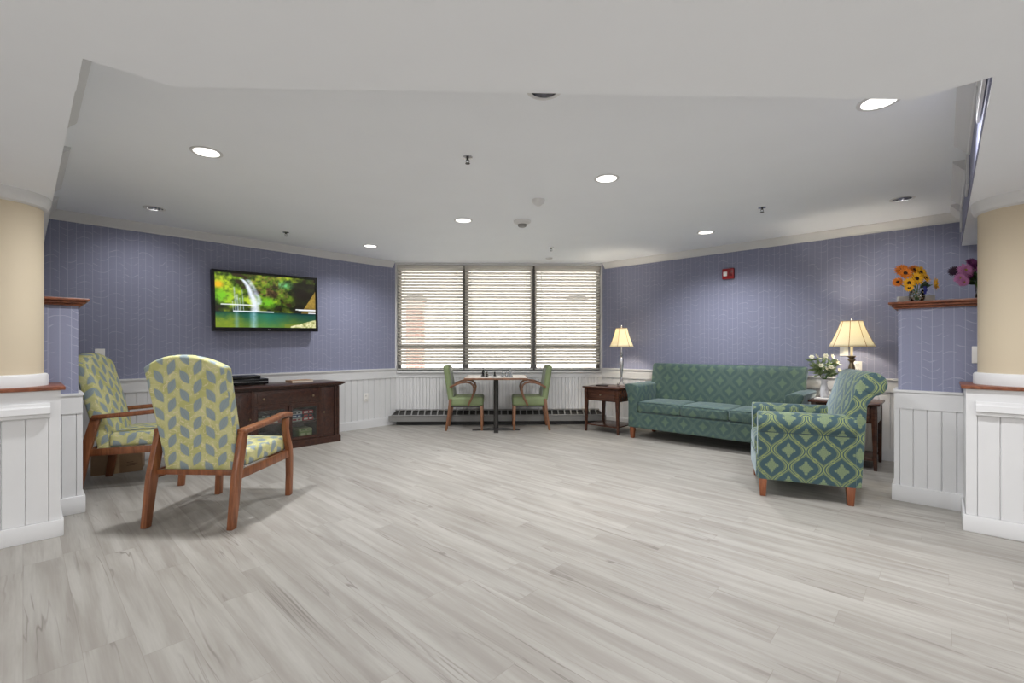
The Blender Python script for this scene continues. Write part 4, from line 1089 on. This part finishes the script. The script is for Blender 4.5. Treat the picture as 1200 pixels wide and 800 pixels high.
def cafe_chair(lab, x, y, rz):
    t = thing('cafe_chair', lab, 'chair', (x, y, 0), rz, 'green vinyl armchairs at the pedestal table')   # local +y front
    w = .195
    for s in (-1, 1):
        b = MB(); X = s*w
        b.add([(X-.014, .235, 0), (X+.014, .235, 0), (X+.014, .263, 0), (X-.014, .263, 0), (X-.019, .222, .345), (X+.019, .222, .345), (X+.019, .262, .345), (X-.019, .262, .345)], [(0, 3, 2, 1), (4, 5, 6, 7), (0, 1, 5, 4), (1, 2, 6, 5), (2, 3, 7, 6), (3, 0, 4, 7)])
        b.build('front_leg', OAK, t, bevel=.004)
        b = MB(); b.prism([(-.262, 0), (-.232, 0), (-.185, .25), (-.165, .44), (-.205, .44), (-.225, .25)], X-.016, X+.016, 'x'); b.build('rear_leg', OAK, t, bevel=.004)
        pts = [(-.19, .60), (-.13, .635), (-.05, .665), (.03, .675), (.09, .665), (.13, .63), (.145, .58), (.135, .52), (.11, .45), (.075, .385), (.06, .35)]
        b = MB(); b.sweep([(s*(w+.028), py, pz) for py, pz in pts], lambda q: [(-.014, -.013), (.014, -.013), (.014, .013), (-.014, .013)], up=Vector((1, 0, 0))); b.build('armrest', OAK, t, bevel=.004, smooth=50)
    b = MB(); b.box((-.18, -.19, .325), (.18, .225, .345)); b.build('seat_frame', DARK, t, smooth=0)
    b = MB(); b.rbox((0, .045, .405), (.415, .45, .125), .03, puff=.015); b.build('seat', GREEN, t, smooth=60)
    def ln(q): q.y -= .055*((q.z-.42)/.46)+.016*math.cos(q.x*5)*0; return q
    b = MB(); b.rbox((0, -.178, .65), (.40, .085, .50), .035, fn=lambda q: Vector((q.x*(1-.05*max(0, (q.z-.7))), q.y-.075*((q.z-.40)/.5)+.10*q.x*q.x, q.z))); b.build('backrest', GREEN, t, smooth=60)
    b = MB(); b.rbox((0, -.143, .65), (.345, .035, .44), .016, fn=lambda q: Vector((q.x, q.y-.075*((q.z-.40)/.5)+.10*q.x*q.x, q.z))); b.build('back_pad', GREYV, t, smooth=60)
    return t
cafe_chair('green vinyl armchair with bentwood arms on the left of the pedestal table', -.465, 6.57, math.radians(-90))
cafe_chair('green vinyl armchair with bentwood arms on the right of the pedestal table', .478, 6.57, math.radians(90))

# ---------------------------------------------------------------- flowers
def orient(p, d):
    q = Vector(d).normalized().to_track_quat('Z', 'Y'); return Matrix.Translation(p) @ q.to_matrix().to_4x4()
def flower(parent, p, d, r, petal, centre, rc, n=14, name='flower', layers=2, cup=.25):
    M = orient(p, d); b = MB()
    for L_ in range(layers):
        rr = r*(1-.18*L_)
        for k in range(n):
            a = 2*PI*(k+.5*L_)/n+random.uniform(-.06, .06); w = PI*rr/n*.82; c_, s_ = math.cos(a), math.sin(a); lift = cup+.25*L_+random.uniform(-.08, .08)
            pts = []
            for q, ww in ((.15, .6), (.45, 1), (.72, .8), (1.0, .08)):
                zz = lift*rr*q+.004*L_
                for sg in (-1, 1): pts.append(M @ Vector((rr*q*c_-sg*ww*w*s_, rr*q*s_+sg*ww*w*c_, zz+(-.002 if sg else 0))))
            b.add(pts, [(0, 1, 3, 2), (2, 3, 5, 4), (4, 5, 7, 6)])
    f = b.build(name, petal, parent)
    md = f.modifiers.new('t', 'SOLIDIFY'); md.thickness = .0012
    b = MB(); b.lathe([(rc, -.002+.1*r), (rc, .1*r+.004), (rc*.7, .1*r+.009), (rc*.2, .1*r+.010)], 16, M=M); b.build('flower_centre', centre, f)
def leafblade(b, p, d, L_, w, curl=.3):
    M = orient(p, d); pts = []; roll = Matrix.Rotation(random.uniform(0, 2*PI), 4, 'Z')
    for q, ww in ((0, .12), (.25, .8), (.5, 1), (.78, .65), (1, .05)):
        for sg in (-1, 1): pts.append(M @ roll @ Vector((sg*ww*w/2, curl*L_*q*q, L_*q)))
    b.add(pts, [(0, 1, 3, 2), (2, 3, 5, 4), (4, 5, 7, 6), (6, 7, 9, 8)])
def jitter(a): return random.uniform(-a, a)
SH = 1.505
# sunflower vase
def pix3(px, py, Y): p = at_pix(px, Y); return Vector((p.x, p.y, CAMH-(py-HY)/F*Y))
YV = 3.47; vc = at_pix(1074.5, YV); vc.z = SH
t = thing('glass_vase', 'clear dimpled glass vase holding the sunflowers on the right partition', 'vase', vc)
b = MB()
prof = [(.030, 0), (.036, .004), (.044, .02), (.047, .04), (.046, .06), (.040, .075), (.043, .085), (.0405, .085), (.037, .075), (.043, .06), (.044, .04), (.041, .022), (.030, .010), (.003, .009)]
b.lathe(prof, 28, cap=False); b.build('vessel', CLEAR, t)
b = MB()
for k in range(26):
    a = k*2.4; z = .02+.055*k/26; b.lathe([(.002, -.006), (.007, -.003), (.007, .003), (.002, .006)], 8, (.040*math.cos(a), .040*math.sin(a), z))
b.build('glass_dimples', plain('amber_glass_beads', (150, 136, 110), .1), t)
t = thing('sunflower_bouquet', 'bouquet of orange and yellow sunflowers in the glass vase', 'flowers', vc+Vector((0, 0, .012)))
base = Vector((0, 0, 0)); inv = -t.location
YEL = plain('sunflower_yellow', (236, 176, 30), .5, var=.12, sc=60); ORG = plain('sunflower_orange', (226, 128, 34), .5, var=.2, sc=60); SEED = plain('sunflower_seed_brown', (52, 26, 16), .8); 
right = Vector((math.cos(PSI), -math.sin(PSI), 0)); fwd = Vector((math.sin(PSI), math.cos(PSI), 0))
fl = [(1056.5, 317, 0, 6.2, ORG, (-.5, .3)), (1060.5, 320.5, -.06, 6.0, ORG, (-.3, .2)), (1071, 316.5, .04, 5.6, ORG, (0, .5)), (1078, 319.5, -.05, 6.4, YEL, (.25, .3)), (1073.5, 326.5, -.08, 6.4, YEL, (0, .05)), (1083.5, 326, -.06, 5.4, YEL, (.5, .4)),
      (1064.5, 331.5, -.07, 5.6, YEL, (-.2, -.2)), (1052.5, 330.5, 0, 4.6, ORG, (-1.4, 0)), (1094.5, 333, -.02, 6, YEL, (1.6, 0)), (1065, 337, -.07, 3.8, YEL, (-.5, -.5))]
for px, py, dy, r, m_, (lx, lz) in fl:
    P = pix3(px, py, YV+dy)-t.location
    d = right*lx-fwd*1.0+Vector((0, 0, lz+.15))
    flower(t, P, d, r*YV/F*1.25, m_, SEED, r*YV/F*.36, 16, 'flower')
b = MB()
for px, py, dy, r, m_, _ in fl:
    P = pix3(px, py, YV+dy)-t.location; b.tube([(jitter(.01), jitter(.01), .004), (P.x*.3, P.y*.3, .075), tuple(P+fwd*.015)], .0025, 6)
b.build('stems', LEAFG, t)
b = MB()
for k in range(16):
    a = random.uniform(0, 2*PI); leafblade(b, Vector((.02*math.cos(a), .02*math.sin(a), .08+random.uniform(0, .04))), (math.cos(a), math.sin(a), random.uniform(-.1, .8)), .06, .03)
b.build('leaves', LEAFD, t)
b = MB(); P = pix3(1084, 340, YV-.06)-t.location
M = orient(P, -fwd)
b.lathe([(.002, .0), (.011, .003), (.012, .008), (.004, .012)], 12, M=M); b.tube([P+Vector((0, 0, .03)), P+Vector((.003, 0, .0)), P+Vector((0, 0, -.028))], lambda q: .011-.003*q, 8); b.build('blue_ribbon', plain('blue_satin', (44, 52, 130), .4), t)
b = MB(); b.box((-.115, -.02, 0), (.115, .02, .062)); o = b.build('white_planter_box', PLATE, bevel=.003)
p = at_pix(1073, 3.64); o.location = (p.x+.0, p.y, SH); o.rotation_euler = (0, 0, -CONZ+.35); tag(o, 'low white box standing behind the sunflower vase on the wooden cap', 'box')
# purple bouquet
YV2 = 3.27; vc = at_pix(1150, YV2); vc.z = SH
t = thing('glass_vase', 'purple tinted glass vase beside the right column, mostly hidden', 'vase', vc)
b = MB(); b.lathe([(.030, 0), (.034, .01), (.030, .05), (.036, .11), (.040, .12), (.037, .12), (.033, .11), (.026, .05), (.028, .014), (.003, .01)], 24, cap=False); b.build('vessel', m_glass('purple_glass', (.5, .32, .4), .5), t)
t = thing('chrysanthemum_bouquet', 'bouquet of pink and dark purple blooms beside the right column', 'flowers', vc+Vector((0, 0, .013)))
PNK = plain('pink_petals', (186, 120, 168), .6, var=.12, sc=60); PUR = plain('purple_petals', (120, 44, 108), .6, var=.2, sc=60); DPU = plain('dark_purple_petals', (50, 26, 50), .6); YC = plain('pale_centre', (150, 130, 60), .7)
fl = [(1131, 317, -.05, 7.2, PNK, (-.3, .2)), (1139, 308.5, 0, 6.0, PUR, (0, .6)), (1143, 312, -.07, 6.2, PUR, (.2, .4)), (1118.5, 318, 0, 5.4, DPU, (-.8, .2)), (1125, 326, -.04, 5.6, PNK, (-.5, -.2)), (1129, 330, -.06, 5, PNK, (-.2, -.5)), (1148, 318, -.08, 6, PNK, (.3, .1)), (1134, 322, -.05, 4.6, PUR, (0, 0)), (1156, 310, 0, 7, PUR, (.6, .5)), (1162, 320, 0, 6, PNK, (.9, .1))]
for px, py, dy, r, m_, (lx, lz) in fl:
    P = pix3(px, py, YV2+dy)-t.location; d = right*lx-fwd+Vector((0, 0, lz+.15))
    flower(t, P, d, r*YV2/F*1.22, m_, YC if m_ is PNK else DPU, r*YV2/F*.22, 20, 'flower', 3, .15)
b = MB()
for px, py, dy, r, m_, _ in fl:
    P = pix3(px, py, YV2+dy)-t.location; b.tube([(jitter(.008), jitter(.008), .004), (P.x*.25, P.y*.25, .11), tuple(P+fwd*.015)], .003, 6)
b.build('stems', LEAFG, t)
b = MB()
for k in range(34):
    a = random.uniform(0, 2*PI); z = random.uniform(.09, .2); q = random.uniform(.01, .05); leafblade(b, Vector((q*math.cos(a), q*math.sin(a), z)), (math.cos(a), math.sin(a), random.uniform(-.3, .9)), .07, .026)
b.build('leaves', LEAFD, t)
# white flowers on the right end table
YV3 = 4.72; vc = at_pix(966, YV3); vc.z = .642
t = thing('white_vase', 'slender white vase on the end table between sofa and armchair', 'vase', vc)
b = MB(); b.lathe([(.030, 0), (.036, .01), (.040, .06), (.030, .12), (.026, .16), (.034, .19), (.031, .19), (.023, .16), (.027, .12), (.036, .06), (.030, .014), (.003, .01)], 28, cap=False); b.build('vessel', plain('white_ceramic', (226, 226, 230), .2), t)
t = thing('lily_bouquet', 'arrangement of white blossoms and pale green leaves behind the armchair', 'flowers', vc+Vector((0, 0, .016)))
WP = plain('white_petals', (238, 236, 214), .5); PALE = plain('pale_green_leaves', (128, 146, 100), .5, var=.3, sc=25)
b = MB(); b2 = MB(); tips = []
for k in range(26):
    a = random.uniform(0, 2*PI); sp = random.uniform(.03, .17); z = random.uniform(.24, .42); P = Vector((sp*math.cos(a), sp*math.sin(a)*.7, z)); tips.append(P)
    b.tube([(jitter(.008), jitter(.008), .004), (P.x*.12, P.y*.12, .17), tuple(P)], .0018, 5)
    for q in range(6):
        f = .45+.55*q/6; Q = Vector((P.x*f, P.y*f, .17+(z-.17)*f)); leafblade(b2, Q, (math.cos(a)+jitter(.8), math.sin(a)+jitter(.8), random.uniform(-.3, .8)), .06, .024)
b.build('stems', LEAFG, t); b2.build('leaves', PALE, t)
for k, P in enumerate(tips[:11]): flower(t, P+Vector((0, 0, .01)), (jitter(.6), -1+jitter(.4), .6), .026, WP, CREAM, .006, 6, 'flower', 1, .5)
